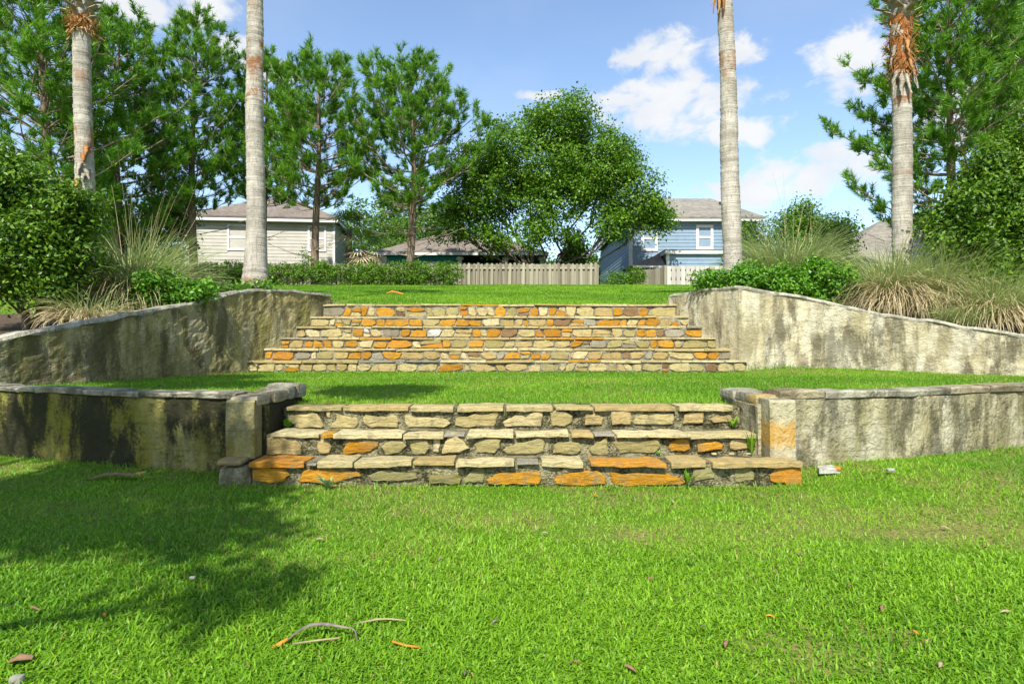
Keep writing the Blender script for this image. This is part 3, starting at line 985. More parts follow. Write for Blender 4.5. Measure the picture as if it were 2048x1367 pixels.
SLABS_1 = [(-1.857, -1.472, 'r'), (-1.457, -1.393, 'g'), (-1.382, -1.122, 'c'), (-1.114, -0.721, 'c'), (-0.700, -0.414, 'y'), (-0.396, 0.021, 'c'), (0.036, 0.193, 'g'), (0.211, 0.504, 'c'), (0.557, 1.086, 'r'), (1.129, 1.386, 'y'), (1.422, 2.057, 'y')]
SLABS_2 = [(-1.818, -1.450, 'c'), (-1.438, -1.351, 'o'), (-1.344, -0.827, 'c'), (-0.812, -0.524, 'c'), (-0.509, -0.357, 'g'), (-0.342, 0.015, 'c'), (0.023, 0.433, 'c'), (0.444, 0.607, 'y'), (0.622, 0.774, 'g'), (0.786, 1.328, 'c'), (1.344, 1.845, 'c')]
SLABS_3 = [(-1.814, -1.376, 'k'), (-1.364, -0.836, 'y'), (-0.824, -0.471, 'c'), (-0.447, -0.061, 'k'), (-0.049, 0.329, 'c'), (0.341, 0.649, 'k'), (0.662, 1.323, 'y'), (1.340, 1.794, 'c')]
srng = np.random.default_rng(4)
low = thing('stone_steps', 'lower flight of three wide steps in large buff and orange sandstone', 'steps', (0.0, 4.47, 0.0))
part('mortar_core', core_mesh('mortar_core', [(LOW_L[0], LOW_R[0], LOW_Y[0], .9, -.08, LOW_Z[0] - .014), (LOW_L[1], LOW_R[1], LOW_Y[1], .9, .1, LOW_Z[1] - .014),
                                               (LOW_L[2], LOW_R[2], LOW_Y[2], .42, .26, LOW_Z[2] - .014)], M_MORTAR, .022, .009, 3), low, under(low))
for ri, (stones, y) in enumerate(zip((RISER_1, RISER_2, RISER_3), LOW_Y)):
    for c, poly in stones:
        pl = ragged(ragged(poly, srng, .005), srng, .004)
        V, F = prism(pl, -.05, .004 + srng.uniform(0, .012), .009, srng, .003)
        W = np.c_[V[:, 0], y - V[:, 2], V[:, 1]]
        stone_part('face_stone', W, F, STONE[c], low)
for slabs, y, z, nxt in ((SLABS_1, LOW_Y[0], LOW_Z[0], LOW_Y[1]), (SLABS_2, LOW_Y[1], LOW_Z[1], LOW_Y[2]), (SLABS_3, LOW_Y[2], LOW_Z[2], 5.36)):
    for a, b_, c in slabs:
        g = .002
        fr = y - srng.uniform(.022, .05)
        k = max(2, int((b_ - a) / .07))
        xs = np.linspace(a + g, b_ - g, k + 1)
        front = [(q + srng.normal(0, .006), fr + srng.normal(0, .011)) for q in xs]
        dep = srng.uniform(.13, .3)
        back = [(q, min(fr + dep + srng.normal(0, .015), nxt + .03)) for q in xs[::-1]]
        th = srng.uniform(.026, .042) if c != 'g' else .024
        V, F = prism(np.array(front + back), -th, srng.uniform(-.006, .006) - (.012 if c == 'g' else 0), .007, srng, .002)
        V[:, 2] += z + (V[:, 0] - (a + b_) / 2) * srng.normal(0, .014) + .007 * vnoise(V, 14, 3)
        stone_part('tread_slab', V, F, STONE[c], low)

# upper flight
up = thing('stone_steps', 'upper flight of six wide steps in small mixed orange, cream and brown stones', 'steps', (-.2, 11.0, .49))
part('mortar_core', core_mesh('mortar_core', [(STEP_L[i], STEP_R[i], STEP_Y[i], .5, (.4 if i == 0 else STEP_Z[i - 1] - .08), STEP_Z[i] - .016) for i in range(6)],
                              M_MORTAR_UP, .045, .010, 13), up, under(up))
for i in range(6):
    y = STEP_Y[i]
    zlo = (.50 if i == 0 else STEP_Z[i - 1]) + .008
    zhi = STEP_Z[i] - .045
    cuts = [STEP_L[i] + .015]
    while cuts[-1] < STEP_R[i] - .16:
        cuts.append(cuts[-1] + float(np.clip(srng.lognormal(-1.42, .42), .11, .46)))
    cuts[-1] = STEP_R[i] - .015
    tilt = srng.normal(0, .022, len(cuts))
    tilt[[0, -1]] = 0
    for c0 in range(len(cuts) - 1):
        xa, xb, ta, tb_ = cuts[c0], cuts[c0 + 1], tilt[c0], tilt[c0 + 1]
        ha, hb = zhi - abs(srng.normal(0, .022)), zhi - abs(srng.normal(0, .022))
        quad = np.array([(xa + ta, zlo), (xb + tb_, zlo), (xb - tb_, hb), (xa - ta, ha)])
        cells = [quad]
        if xb - xa > .13 and srng.uniform() < .16:      # two thin stones one above the other
            l, r = srng.uniform(.35, .65, 2)
            pl_, pr_ = quad[0] + (quad[3] - quad[0]) * l, quad[1] + (quad[2] - quad[1]) * r
            cells = [np.array([quad[0], quad[1], pr_, pl_]), np.array([pl_, pr_, quad[2], quad[3]])]
        for q in cells:
            ctr = q.mean(0)
            sh = srng.uniform(.006, .016)
            q = q + (ctr - q) / (np.linalg.norm(ctr - q, axis=1, keepdims=True) + 1e-6) * sh * 1.4
            pts = []
            for k in range(4):                           # knocked-off corners
                p0, p1, p2 = q[k - 1], q[k], q[(k + 1) % 4]
                if srng.uniform() < .7:
                    f0, f1 = srng.uniform(.1, .38, 2)
                    pts += [p1 + (p0 - p1) * f0, p1 + (p2 - p1) * f1]
                else:
                    pts.append(p1)
            pl = np.array(pts) + srng.normal(0, .005, (len(pts), 2))
            f = (ctr[0] - STEP_L[i]) / (STEP_R[i] - STEP_L[i])
            wts = {'o': .40 - .04 * f, 'r': .05 + .03 * f, 'c': .20 * (1 - f) + .05, 'w': .02 * (1 - f), 'k': .17, 'y': .12, 'm': .03 + .09 * f, 'g': .05 + .05 * f, 'l': .06 + .07 * f}
            if i == 0:
                wts['o'] *= .45
                wts['k'] *= 2.0
            ks = list(wts)
            pr = np.array([wts[w_] for w_ in ks])
            c = ks[srng.choice(len(ks), p=pr / pr.sum())]
            V, F = prism(pl, -.05, .006 + srng.uniform(0, .016), .010, srng, .003)
            stone_part('face_stone', np.c_[V[:, 0], y - V[:, 2], V[:, 1]], F, STONE[c], up)
    x = STEP_L[i] + .01
    while x < STEP_R[i] - .05:
        w = srng.uniform(.45, 1.0)
        x1 = min(x + w, STEP_R[i])
        if STEP_R[i] - x1 < .2:
            x1 = STEP_R[i]
        fr = y - srng.uniform(.0, .04)
        k = max(2, int((x1 - x) / .11))
        xs = np.linspace(x + .002, x1 - .002, k + 1)
        pl = [(q, fr + srng.normal(0, .012)) for q in xs] + [(q, y + .37) for q in xs[::-1]]
        c = srng.choice(['c', 'k', 'c', 'k', 'o', 'g', 'c', 'y', 'c', 'k'])
        V, F = prism(np.array(pl), -srng.uniform(.028, .046), srng.uniform(-.008, .004), .008, srng, .004)
        V[:, 2] += STEP_Z[i] + (V[:, 0] - (x + x1) / 2) * srng.normal(0, .012)
        stone_part('tread_slab', V, F, STONE[c], up)
        x = x1 + srng.uniform(.0, .02)

# ---------------------------------------------------------------- retaining walls


def cap_run(root, line, side, z0, hs, w0, w1, mats, seed, lo=.28, hi=.62):
    rr = np.random.default_rng(seed)
    D = dense(line, .01)
    i = 0
    while i < len(D) - 8:
        k = int(rr.uniform(lo, hi) * 100)
        if len(D) - (i + k) < 18:
            k = len(D) - i - 1
        seg = D[i:i + k + 1]
        seg = dense(seg, .09)
        h = rr.uniform(*hs)
        me, c = cap_piece('cap_stone', seg[:, :2], z0 - .01, z0 + h, w0 + rr.uniform(-.01, .012), w1, side, mats[rr.integers(0, len(mats))], seed + i)
        part('cap_stone', me, root, tuple(c - np.array(root.location)))
        i += k + 1


def wall_part(name, root, line, ztop, zbot, thick, side, m, seed, rough=.008, cell=.05):
    me = sweep_wall(name, line, ztop, zbot, thick, side, m, rough, seed, cell)
    return part(name, me, root, under(root))


# lower left
wl = thing('retaining_wall', 'low mossy black-stained wall left of the lower steps with a yellowish end pillar', 'wall', (-3.4, 5.2, 0))
D = dense(LOWER_LEFT, .045)
wall_part('wall_face', wl, D, .60, -.12, .2, -1, M_WALL_LL, 31, .009, .04)
cap_run(wl, [(-2.12, 4.82)] + LOWER_LEFT[1:], -1, .60, (.03, .045), .022, .22, [M_CAP, M_CAP, M_CAP_WARM], 5)
wall_part('pillar', wl, dense([(-2.105, 4.60), (-1.895, 4.60)], .03), .605, .17, .21, 1, M_PILLAR_L, 41, .006, .03)
wall_part('cheek_wall', wl, dense([(-1.872, 4.74), (-1.868, 5.56)], .04), .565, -.1, .2, 1, M_WALL_LL, 43, .007, .04)
for k, (y0, y1, x0, x1, h) in enumerate(((4.63, 4.90, -2.10, -1.875, .06), (4.91, 5.19, -2.09, -1.855, .07), (5.20, 5.38, -2.10, -1.85, .085), (5.39, 5.60, -2.12, -1.83, .105))):
    me, c = lumpy_box('cap_stone', x0, x1, y0, y1, .55, .565 + h, [M_CAP_WARM, M_CAP_WARM, M_CAP, M_CAP][k], .008, 60 + k, 5, 11)
    part('cap_stone', me, wl, tuple(c - np.array(wl.location)))
me, c = lumpy_box('base_block', -2.105, -1.872, 4.475, 4.80, -.1, .135, M_WALL_LR, .010, 71, 6, 9)
part('base_block', me, wl, tuple(c - np.array(wl.location)))
me, c = lumpy_box('base_slab', -2.11, -1.93, 4.455, 4.70, .15, .186, STONE['y'], .008, 73, 5, 8)
part('base_slab', me, wl, tuple(c - np.array(wl.location)))

# lower right
wr = thing('retaining_wall', 'low cream and grey stained wall right of the lower steps with an ochre-washed pillar', 'wall', (3.4, 5.1, 0))
wall_part('wall_face', wr, dense(LOWER_RIGHT, .045), .60, -.1, .2, 1, M_WALL_LR, 51, .009, .04)
cap_run(wr, [(2.05, 4.80)] + LOWER_RIGHT[1:], 1, .60, (.045, .06), .02, .22, [M_CAP, M_CAP_WARM, M_CAP], 8, .3, .55)
wall_part('pillar', wr, dense([(1.895, 4.60), (2.085, 4.60)], .03), .607, .17, .22, 1, M_PILLAR_R, 52, .006, .03)
wall_part('cheek_wall', wr, dense([(1.862, 5.56), (1.868, 4.76)], .04), .555, -.1, .2, 1, M_WALL_LR, 53, .007, .04)
for k, (y0, y1, x0, x1, h) in enumerate(((4.84, 5.02, 1.87, 2.08, .06), (5.03, 5.24, 1.865, 2.09, .065), (5.25, 5.58, 1.845, 2.1, .065))):
    me, c = lumpy_box('cap_stone', x0, x1, y0, y1, .545, .56 + h, [STONE['y'], M_CAP, M_CAP][k], .008, 80 + k, 5, 11)
    part('cap_stone', me, wr, tuple(c - np.array(wr.location)))

# upper left and upper right
for label, line, m, seed, lo, root_at in (
        ('tall grey-green wall sloping down to the left of the upper steps', UPPER_LEFT, M_WALL_UL, 61, .35, (-5.0, 9.5, .49)),
        ('tall pale wall sloping down to the right of the upper steps', UPPER_RIGHT, M_WALL_UR, 67, .35, (6.0, 10.6, .49))):
    ru = thing('retaining_wall', label, 'wall', root_at)
    D = dense(line, .06)
    wall_part('wall_face', ru, D[:, :2], D[:, 2] - .03, lo, .22, 1, m, seed, .013, .06)
    # thin coping in lengths
    rr = np.random.default_rng(seed)
    i = 0
    D = dense(line, .02)
    while i < len(D) - 10:
        k = int(rr.uniform(.7, 1.5) / .02)
        if len(D) - i - k < 30:
            k = len(D) - i - 1
        seg = dense(D[i:i + k + 1], .07)
        n = len(seg)
        T = np.gradient(seg[:, :2], axis=0)
        T /= np.linalg.norm(T, axis=1, keepdims=True)
        Nn = np.stack([T[:, 1], -T[:, 0]], 1)
        wob = .016 * fnoise(np.c_[seg[:, :2], np.zeros(n)], 5, 2, seed)
        f = .018 + wob
        R = [np.c_[seg[:, :2] + Nn * (f * .6)[:, None], seg[:, 2] - .055 + wob * 1.6], np.c_[seg[:, :2] + Nn * f[:, None], seg[:, 2] - .03], np.c_[seg[:, :2] + Nn * (f - .02)[:, None], seg[:, 2] + .004 + wob],
             np.c_[seg[:, :2] - Nn * .225, seg[:, 2] + wob], np.c_[seg[:, :2] - Nn * .225, seg[:, 2] - .05]]
        V = np.stack(R, 1).reshape(-1, 3)
        F = [(a * 5 + q, a * 5 + (q + 1) % 5, a * 5 + 5 + (q + 1) % 5, a * 5 + 5 + q) for a in range(n - 1) for q in range(5)]
        F += [tuple(range(5)), tuple(range((n - 1) * 5 + 4, (n - 1) * 5 - 1, -1))]
        b = MB()
        b.add(V, F)
        part('coping', b.mesh('coping', M_COPING), ru, under(ru))
        i += k

# ---------------------------------------------------------------- vegetation builders
def unit(v):
    return v / (np.linalg.norm(v, axis=-1, keepdims=True) + 1e-9)


def leaf_quads(C, Nn, size, rng, aspect=.5, fold=.0):
    """diamond leaves at C with normals Nn"""
    n = len(C)
    r = unit(rng.normal(0, 1, (n, 3)))
    a = unit(np.cross(Nn, r))
    b = np.cross(Nn, a)
    s = size[:, None]
    V = np.stack([C - a * s * .5, C + b * s * aspect * .5 + Nn * s * fold, C + a * s * .5, C - b * s * aspect * .5 + Nn * s * fold], 1).reshape(-1, 3)
    F = (np.arange(n)[:, None, None] * 4 + np.array([[[0, 1, 2], [0, 2, 3]]])).reshape(-1, 3)
    return V, F


def lobes_points(lobes, n, rng, shell=.55):
    """points spread through a union of ellipsoids, denser towards their skins"""
    lobes = np.asarray(lobes, float)
    vol = lobes[:, 3] * lobes[:, 4] * lobes[:, 5]
    k = rng.choice(len(lobes), n, p=vol ** .75 / (vol ** .75).sum())
    d = unit(rng.normal(0, 1, (n, 3)))
    r = rng.uniform(0, 1, n) ** (1 / 3.0)
    r = shell * (1 - (1 - r) * .6) + (1 - shell) * r
    L = lobes[k]
    P = L[:, :3] + d * r[:, None] * L[:, 3:6]
    return P, d, k


def knobbly(lobes, k, rng):
    """break the outline: smaller boughs set on the skin of every lobe"""
    out = []
    for L in np.asarray(lobes, float):
        out.append([*L[:3], *(L[3:6] * .86)])
        for s in range(k):
            d = unit(rng.normal(0, 1, 3) + np.array([0, 0, .25]))
            r = rng.uniform(.22, .5)
            out.append([*(L[:3] + d * L[3:6] * rng.uniform(.72, 1.0)), *(L[3:6] * r)])
    return out


def foliage(lobes, n_clusters, per, size, spread, rng, gap=.0, aspect=.5, seed=0, up=.5):
    P, d, k = lobes_points(lobes, n_clusters, rng)
    if gap > 0:
        keep = fnoise(P, 1.1 / max(.3, spread * 2.2), 2, seed) > -1.0 + gap
        P, d = P[keep], d[keep]
    m = len(P)
    base_t = rng.normal(.45, .2, m)
    C = (P[:, None, :] + rng.normal(0, spread, (m, per, 3)) * np.array([1, 1, .75])).reshape(-1, 3)
    D = np.repeat(d, per, 0)
    Nn = unit(D * .55 + np.array([[0, 0, up]]) + rng.normal(0, .55, C.shape))
    S = rng.uniform(.7, 1.25, len(C)) * size
    V, F = leaf_quads(C, Nn, S, rng, aspect, .06)
    t_ = np.clip(np.repeat(base_t, per) + rng.normal(0, .22, len(C)), 0, 1)
    return V, F, np.repeat(t_, 4), P


def broadleaf(name, label, cat, loc, lobes, n_clusters, per, size, spread, m_leaf, seed, trunk_r=.16, stems=1, gap=.35, group=None, bark=None, aspect=.5, fork=None, trunk=True, knob=6):
    """tree or shrub at loc; lobes are ellipsoids relative to loc"""
    rng = np.random.default_rng(seed)
    root = thing(name, label, cat, loc, group)
    core = lobes
    if knob:
        lobes = knobbly(lobes, knob, rng)
    V, F, T, P = foliage(lobes, n_clusters, per, size, spread, rng, gap, aspect, seed)
    part('crown', mesh_np('crown', V, F, m_leaf, T), root)
    if not trunk:
        return root
    lob = np.asarray(core, float)
    zlow = (lob[:, 2] - lob[:, 5]).min()
    fork = fork if fork is not None else max(.15, zlow * .7)
    tb = TB()
    tips = []
    for s in range(stems):
        a = 2 * math.pi * s / max(1, stems) + rng.uniform(-.4, .4)
        base = np.array([math.cos(a), math.sin(a), 0]) * (trunk_r * .9 if stems > 1 else 0)
        tip = np.array([base[0] * 2.2, base[1] * 2.2, fork]) + np.r_[rng.normal(0, trunk_r * .4, 2), 0]
        q = np.linspace(0, 1, 6)[:, None]
        line = base * (1 - q) + tip * q + np.c_[rng.normal(0, trunk_r * .12, (6, 2)), np.zeros(6)] * np.sin(q * math.pi)
        line[0, 2] = -.3
        tb.add(line, trunk_r / (stems ** .45) * np.linspace(1.25, .85, 6), 8)
        tips.append((tip, trunk_r / (stems ** .45) * .85))
    for L in lob:
        best = min(tips, key=lambda t_: np.linalg.norm(t_[0] - L[:3]))
        a0 = best[0] - np.array([0, 0, .05])
        q = np.linspace(0, 1, 7)[:, None]
        end = L[:3] + rng.normal(0, .15, 3) * L[3:6]
        line = a0 * (1 - q) + end * q + rng.normal(0, .05, (7, 3)) * np.linalg.norm(end - a0) * np.sin(q * math.pi)
        line[:, 2] -= .08 * np.linalg.norm(end - a0) * np.sin(q[:, 0] * math.pi)
        r0 = best[1] * .6
        tb.add(line, np.linspace(r0, r0 * .3, 7), 6)
        near = P[np.argsort(np.linalg.norm((P - L[:3]) / L[3:6], axis=1) + rng.uniform(0, .8, len(P)))[:14]]
        for t_ in near:
            st = line[rng.integers(3, 7)]
            q5 = np.linspace(0, 1, 5)[:, None]
            ln = st * (1 - q5) + t_ * q5 + rng.normal(0, .04, (5, 3)) * np.linalg.norm(t_ - st) * np.sin(q5 * math.pi)
            tb.add(ln, np.linspace(r0 * .35, r0 * .06, 5), 4)
    part('trunk', tb.mesh('trunk', bark or M_BARK_OAK), root)
    return root


def pine(label, x, y, top, crown_lo, radius, seed, lean=0.0, trunk_r=.17, dens=1.0, dead=10, group='tall pines behind the lawn', profile=.62, z0=None):
    """long-needled pine: whorled limbs turning up at the ends, bottle-brush tufts of needles"""
    rng = np.random.default_rng(seed)
    zb = float(z_upper(np.array([x]), np.array([y]))[0]) if z0 is None else z0
    root = thing('pine_tree', label, 'tree', (x, y, zb), group)
    H = top - zb
    lo = crown_lo - zb
    q = np.linspace(0, 1, 14)
    tr = np.c_[lean * H * q + .12 * np.sin(q * 5 + seed), .1 * np.sin(q * 4 + seed * 2), q * H]
    tr[:, :2] -= tr[0, :2]
    tr[0, 2] = -.4
    tb = TB()
    tb.add(tr, trunk_r * (1.15 - 1.05 * q ** 1.1) + .012, 9)
    part('trunk', tb.mesh('trunk', M_BARK_PINE), root)
    br = TB()
    O, A, S = [], [], []

    def tuft(p, a, s=1.0):
        O.append(p); A.append(a); S.append(s)

    def limb(zh, az, L, rise, r0, green):
        b0 = np.array([np.interp(zh, tr[:, 2], tr[:, 0]), np.interp(zh, tr[:, 2], tr[:, 1]), zh])
        n = 7
        q = np.linspace(0, 1, n)
        d = np.array([math.cos(az), math.sin(az), 0])
        side = np.array([-d[1], d[0], 0])
        P = b0 + d * (L * q)[:, None] + np.array([0, 0, 1.0]) * (L * (rise * q + .34 * q ** 2.4 * (1 if green else .35)))[:, None]
        P = P + side * (L * .09 * np.sin(q * rng.uniform(2, 5)) * rng.choice([-1, 1]))[:, None] + np.cumsum(rng.normal(0, .018 * L, (n, 3)), 0) * q[:, None]
        br.add(P, np.linspace(r0, r0 * .2 + .003, n), 5)
        k = max(4, int(L * (5.2 if green else 2.0) * dens))
        for s in range(k):
            f = rng.uniform(.22, .98) if green else rng.uniform(.25, .95)
            p = np.array([np.interp(f, q, P[:, c]) for c in range(3)])
            sd = rng.choice([-1, 1])
            dirn = unit(d * rng.uniform(.3, 1) + side * sd * rng.uniform(.4, 1.1) + np.array([0, 0, rng.uniform(0, .5)]))
            sl = rng.uniform(.25, .7) * (1.15 - f) * min(1.6, L * .6) + .12
            e = p + dirn * sl + np.array([0, 0, .25 * sl if green else -.1 * sl])
            m_ = (p + e) / 2 + np.array([0, 0, -.06 * sl])
            br.add(np.array([p, m_, e]), np.array([r0 * .3, r0 * .2, .005]) + .002, 4)
            if green:
                for w in range(rng.integers(2, 4)):
                    tuft(e + rng.normal(0, .10, 3), unit(dirn * .6 + np.array([0, 0, rng.uniform(.35, 1.3)]) + rng.normal(0, .35, 3)), rng.uniform(.75, 1.2))
        if green:
            for w in range(3):
                tuft(P[-1] + rng.normal(0, .08, 3), unit(d * .5 + np.array([0, 0, 1.0]) + rng.normal(0, .3, 3)), rng.uniform(.9, 1.3))
    zh = lo
    wl_i = 0
    while zh < H - .25:
        t_ = (zh - lo) / (H - lo)
        nb = rng.integers(4, 7) if t_ < .85 else rng.integers(3, 5)
        a0 = rng.uniform(0, 6.28)
        for b in range(nb):
            L = radius * (min(1, .55 + t_ * 2.2)) * (1 - t_) ** profile * rng.uniform(.6, 1.12) + .22
            limb(zh + rng.uniform(-.12, .12), a0 + b * 2 * math.pi / nb + rng.normal(0, .25), L, .1 + .55 * t_ ** 1.2 + rng.normal(0, .08), .012 + .011 * L, True)
        zh += rng.uniform(.38, .62) * (.8 + .3 * (1 - t_)) / dens ** .5
    for s in range(5):
        tuft(np.array([tr[-1, 0], tr[-1, 1], H]) + np.array([0, 0, -.14 * s]), unit(np.array([rng.normal(0, .25), rng.normal(0, .25), 1])), 1.3)
    for s in range(dead):      # bare dead limbs below the crown
        limb(rng.uniform(max(1.2, lo - 2.6), lo + .6), rng.uniform(0, 6.28), radius * rng.uniform(.3, .8), rng.uniform(-.05, .25), .022, False)
    part('branches', br.mesh('branches', M_BARK_TWIG), root)
    O, A, S = np.array(O), np.array(A), np.array(S)
    n, K = len(O), 38
    s = rng.uniform(0, 1, (n, K))
    base = O[:, None] + A[:, None] * (s * .34 * S[:, None] - .08)[..., None]
    rad = unit(rng.normal(0, 1, (n, K, 3)))
    rad = unit(rad - (rad * A[:, None]).sum(-1, keepdims=True) * A[:, None])
    nd = unit(A[:, None] * rng.uniform(.55, 1.15, (n, K, 1)) + rad * .8)
    ln = rng.uniform(.18, .30, (n, K, 1)) * S[:, None, None]
    wv = unit(np.cross(nd, rng.normal(0, 1, (n, K, 3)))) * .017
    V = np.stack([base - wv, base + wv, base + nd * ln], 2)
    V = V.reshape(-1, 3)
    F = np.arange(n * K * 3).reshape(-1, 3)
    tt_ = np.clip(rng.normal(.45, .2, n)[:, None] + rng.normal(0, .18, (n, K)), 0, 1)
    part('crown', mesh_np('crown', V, F, M_PINE, np.repeat(tt_.ravel(), 3)), root)
    return root


def tussock(label, loc, n_green, n_dry, height, spread, seed, stalks=0, group='ornamental grasses in the planting beds'):
    """clump of long arching blades with a skirt of dead ones"""
    rng = np.random.default_rng(seed)
    root = thing('ornamental_grass', label, 'grass clump', loc, group)

    def arch(n, L, lean0, lean1, w, zoff, droop):
        az = rng.uniform(0, 6.283, n)
        r = spread * .28 * np.sqrt(rng.uniform(0, 1, n))
        base = np.stack([np.cos(az) * r, np.sin(az) * r, np.full(n, zoff)], 1)
        az2 = az + rng.normal(0, .5, n)
        d = np.stack([np.cos(az2), np.sin(az2), np.zeros(n)], 1)
        Ls = L * rng.uniform(.55, 1.1, n)
        ln = rng.uniform(lean0, lean1, n)
        k = 5
        pts = [base]
        ang = ln
        for s in range(k):
            stepv = d * np.sin(ang)[:, None] + np.array([[0, 0, 1.0]]) * np.cos(ang)[:, None]
            pts.append(pts[-1] + stepv * (Ls / k)[:, None])
            ang = np.minimum(ang + droop * rng.uniform(.5, 1.4, n), 2.9)
        side = np.stack([-np.sin(az2), np.cos(az2), np.zeros(n)], 1)
        side = unit(side + rng.normal(0, .4, (n, 3)))
        V = []
        for s, p in enumerate(pts):
            ww = w * (1 - s / k * .85)
            V += [p - side * ww, p + side * ww]
        V = np.stack(V, 1)
        F = np.concatenate([np.arange(n)[:, None] * (2 * k + 2) + np.array([[2 * s, 2 * s + 1, 2 * s + 3, 2 * s + 2]]) for s in range(k)])
        t_ = np.repeat(np.clip(rng.normal(.5, .28, n), 0, 1), 2 * k + 2)
        return V.reshape(-1, 3), F, t_
    V, F, t_ = arch(n_green, height * 1.25, .02, .8, .0095, .05, .24)
    part('green_blades', mesh_np('green_blades', V, F, M_ORNGRASS, t_), root)
    if n_dry:
        V, F, t_ = arch(n_dry, height * 1.05, .35, 1.25, .0085, .05, .42)
        part('dry_skirt', mesh_np('dry_skirt', V, F, M_DRYGRASS, t_), root)
    if stalks:
        V, F, t_ = arch(stalks, height * 1.9, .05, .55, .0055, .1, .06)
        part('flower_stalks', mesh_np('flower_stalks', V, F, M_DRYGRASS, t_ * .5), root)
    return root


def px(x, y, d):
    """metres at distance d for a spot measured on the photograph (survey helper)"""
    return (x - 1024) * d / 1251.5, EYE + (683.5 - y) * d / 1251.5


# ---------------------------------------------------------------- palms
def palm(label, base_xy, z0, ztop, r_base, r_mid, r_top, shift, seed, patches, boots=None, fibre=None, husks=(), crown=None):
    rng = np.random.default_rng(seed)
    root = thing('palm_tree', label, 'palm', (base_xy[0], base_xy[1], z0), 'four tall palms behind the walls')
    H = ztop - z0
    n = int(H / .035)
    q = np.linspace(0, 1, n)
    z = q * H
    r = np.interp(z, [0, .15, .5, 1.4, H * .6, H], [r_base, r_base * .97, r_base * .82, r_mid * 1.04, (r_mid + r_top) / 2, r_top])
    r = r * (1 + .012 * np.sin(z * 2.3 + seed)) + .0045 * rng.normal(0, 1, n)
    P = np.c_[shift[0] * q ** 1.3 + .012 * np.sin(z * 1.7 + seed), shift[1] * q, z]
    P[0, 2] = -.35
    V, F = tube(P, r, 28)
    V[:, :2] += (.006 * fnoise(V * np.array([1, 1, .4]), 9, 2, seed))[:, None] * unit(V[:, :2] - np.repeat(P[:, :2], 28, 0))
    part('trunk', mesh_np('trunk', V, F, palm_bark('palm_trunk_bark', patches), smooth=True), root)

    def axis(zz):
        f = np.clip((zz - z0) / H, 0, 1)
        return np.array([shift[0] * f ** 1.3, shift[1] * f, zz - z0])
    if fibre:
        za, zb = fibre
        zz = np.linspace(za, zb, 14)
        PP = np.array([axis(v) for v in zz])
        RR = np.array([np.interp(v, [za, (za + zb) / 2, zb], [r_top * 1.02, r_top * 1.1, r_top * 1.14]) for v in zz])
        V, F = tube(PP, RR, 24)
        V[:, :2] += (.035 * fnoise(V, 6, 3, seed + 5))[:, None] * unit(V[:, :2] - np.repeat(PP[:, :2], 24, 0))
        sl = part('fibre_sleeve', mesh_np('fibre_sleeve', V, F, M_FIBRE), root)
        shards = MB()
        for s in range(330):
            a = rng.uniform(0, 6.28)
            v = rng.uniform(za, zb)
            c = axis(v) + np.array([math.cos(a), math.sin(a), 0]) * (r_top * 1.1)
            d = unit(np.array([math.cos(a) * .35 + rng.normal(0, .5) * -math.sin(a), math.sin(a) * .35 + rng.normal(0, .5) * math.cos(a), rng.choice([-1, 1]) * .6]))
            w = np.array([-math.sin(a), math.cos(a), 0]) * rng.uniform(.006, .02)
            L = rng.uniform(.08, .26)
            shards.add([c - w, c + w, c + d * L + w * .3 + np.array([math.cos(a), math.sin(a), 0]) * rng.uniform(.0, .035), c + d * L], [(0, 1, 2, 3)])
        part('fibre_strands', shards.mesh('fibre_strands', M_HUSK), sl, kind='stuff')
    if boots:
        za, zb, cnt = boots
        for s in range(cnt):
            f = s / cnt
            v = za + (zb - za) * f
            a = s * 2.4 + rng.normal(0, .1)
            o = np.array([math.cos(a), math.sin(a), 0])
            tng = np.array([-math.sin(a), math.cos(a), 0])
            c = axis(v) + o * r_top * .95
            L = rng.uniform(.2, .34)
            pts = [c - np.array([0, 0, .06]), c + o * L * .35 + np.array([0, 0, L * .25]), c + o * L * .85 + np.array([0, 0, L * .42]) + tng * rng.normal(0, .04)]
            W = [.10, .055, .042]
            th = .018
            b = MB()
            Vb = []
            for p, w in zip(pts, W):
                nrm = unit(np.array([o[0] * .6, o[1] * .6, .6])) * th
                Vb += [p - tng * w - nrm, p + tng * w - nrm, p + tng * w * .7 + nrm, p - tng * w * .7 + nrm]
            Fb = [(k * 4 + j, k * 4 + (j + 1) % 4, k * 4 + 4 + (j + 1) % 4, k * 4 + 4 + j) for k in range(2) for j in range(4)] + [(8, 9, 10, 11)]
            b.add(np.array(Vb) - c, Fb)
            part('leaf_base', b.mesh('leaf_base', M_BOOT), root, tuple(c))
    for (zc, a, L, col) in husks:          # torn husks and old sheaths hanging on the trunk
        o = np.array([math.cos(a), math.sin(a), 0])
        tng = np.array([-math.sin(a), math.cos(a), 0])
        c = axis(zc) + o * (r_top * 1.12)
        b = MB()
        Vb = []
        for k in range(6):
            f = k / 5
            p = o * (.02 + .09 * f * rng.uniform(.7, 1.1)) + np.array([0, 0, -L * f]) + tng * rng.normal(0, .012)
            w = .075 * (1 - .8 * f) * rng.uniform(.85, 1.15)
            Vb += [p - tng * w, p + o * .018, p + tng * w, p - o * .006]
        Fb = [(k * 4 + j, k * 4 + (j + 1) % 4, k * 4 + 4 + (j + 1) % 4, k * 4 + 4 + j) for k in range(5) for j in range(4)]
        b.add(Vb, Fb)
        part('husk', b.mesh('husk', {'b': M_BOOT, 'h': M_HUSK, 'f': M_FIBRE}[col], True), root, tuple(c))
    # crown of fan leaves above the picture
    ctop = crown or ztop
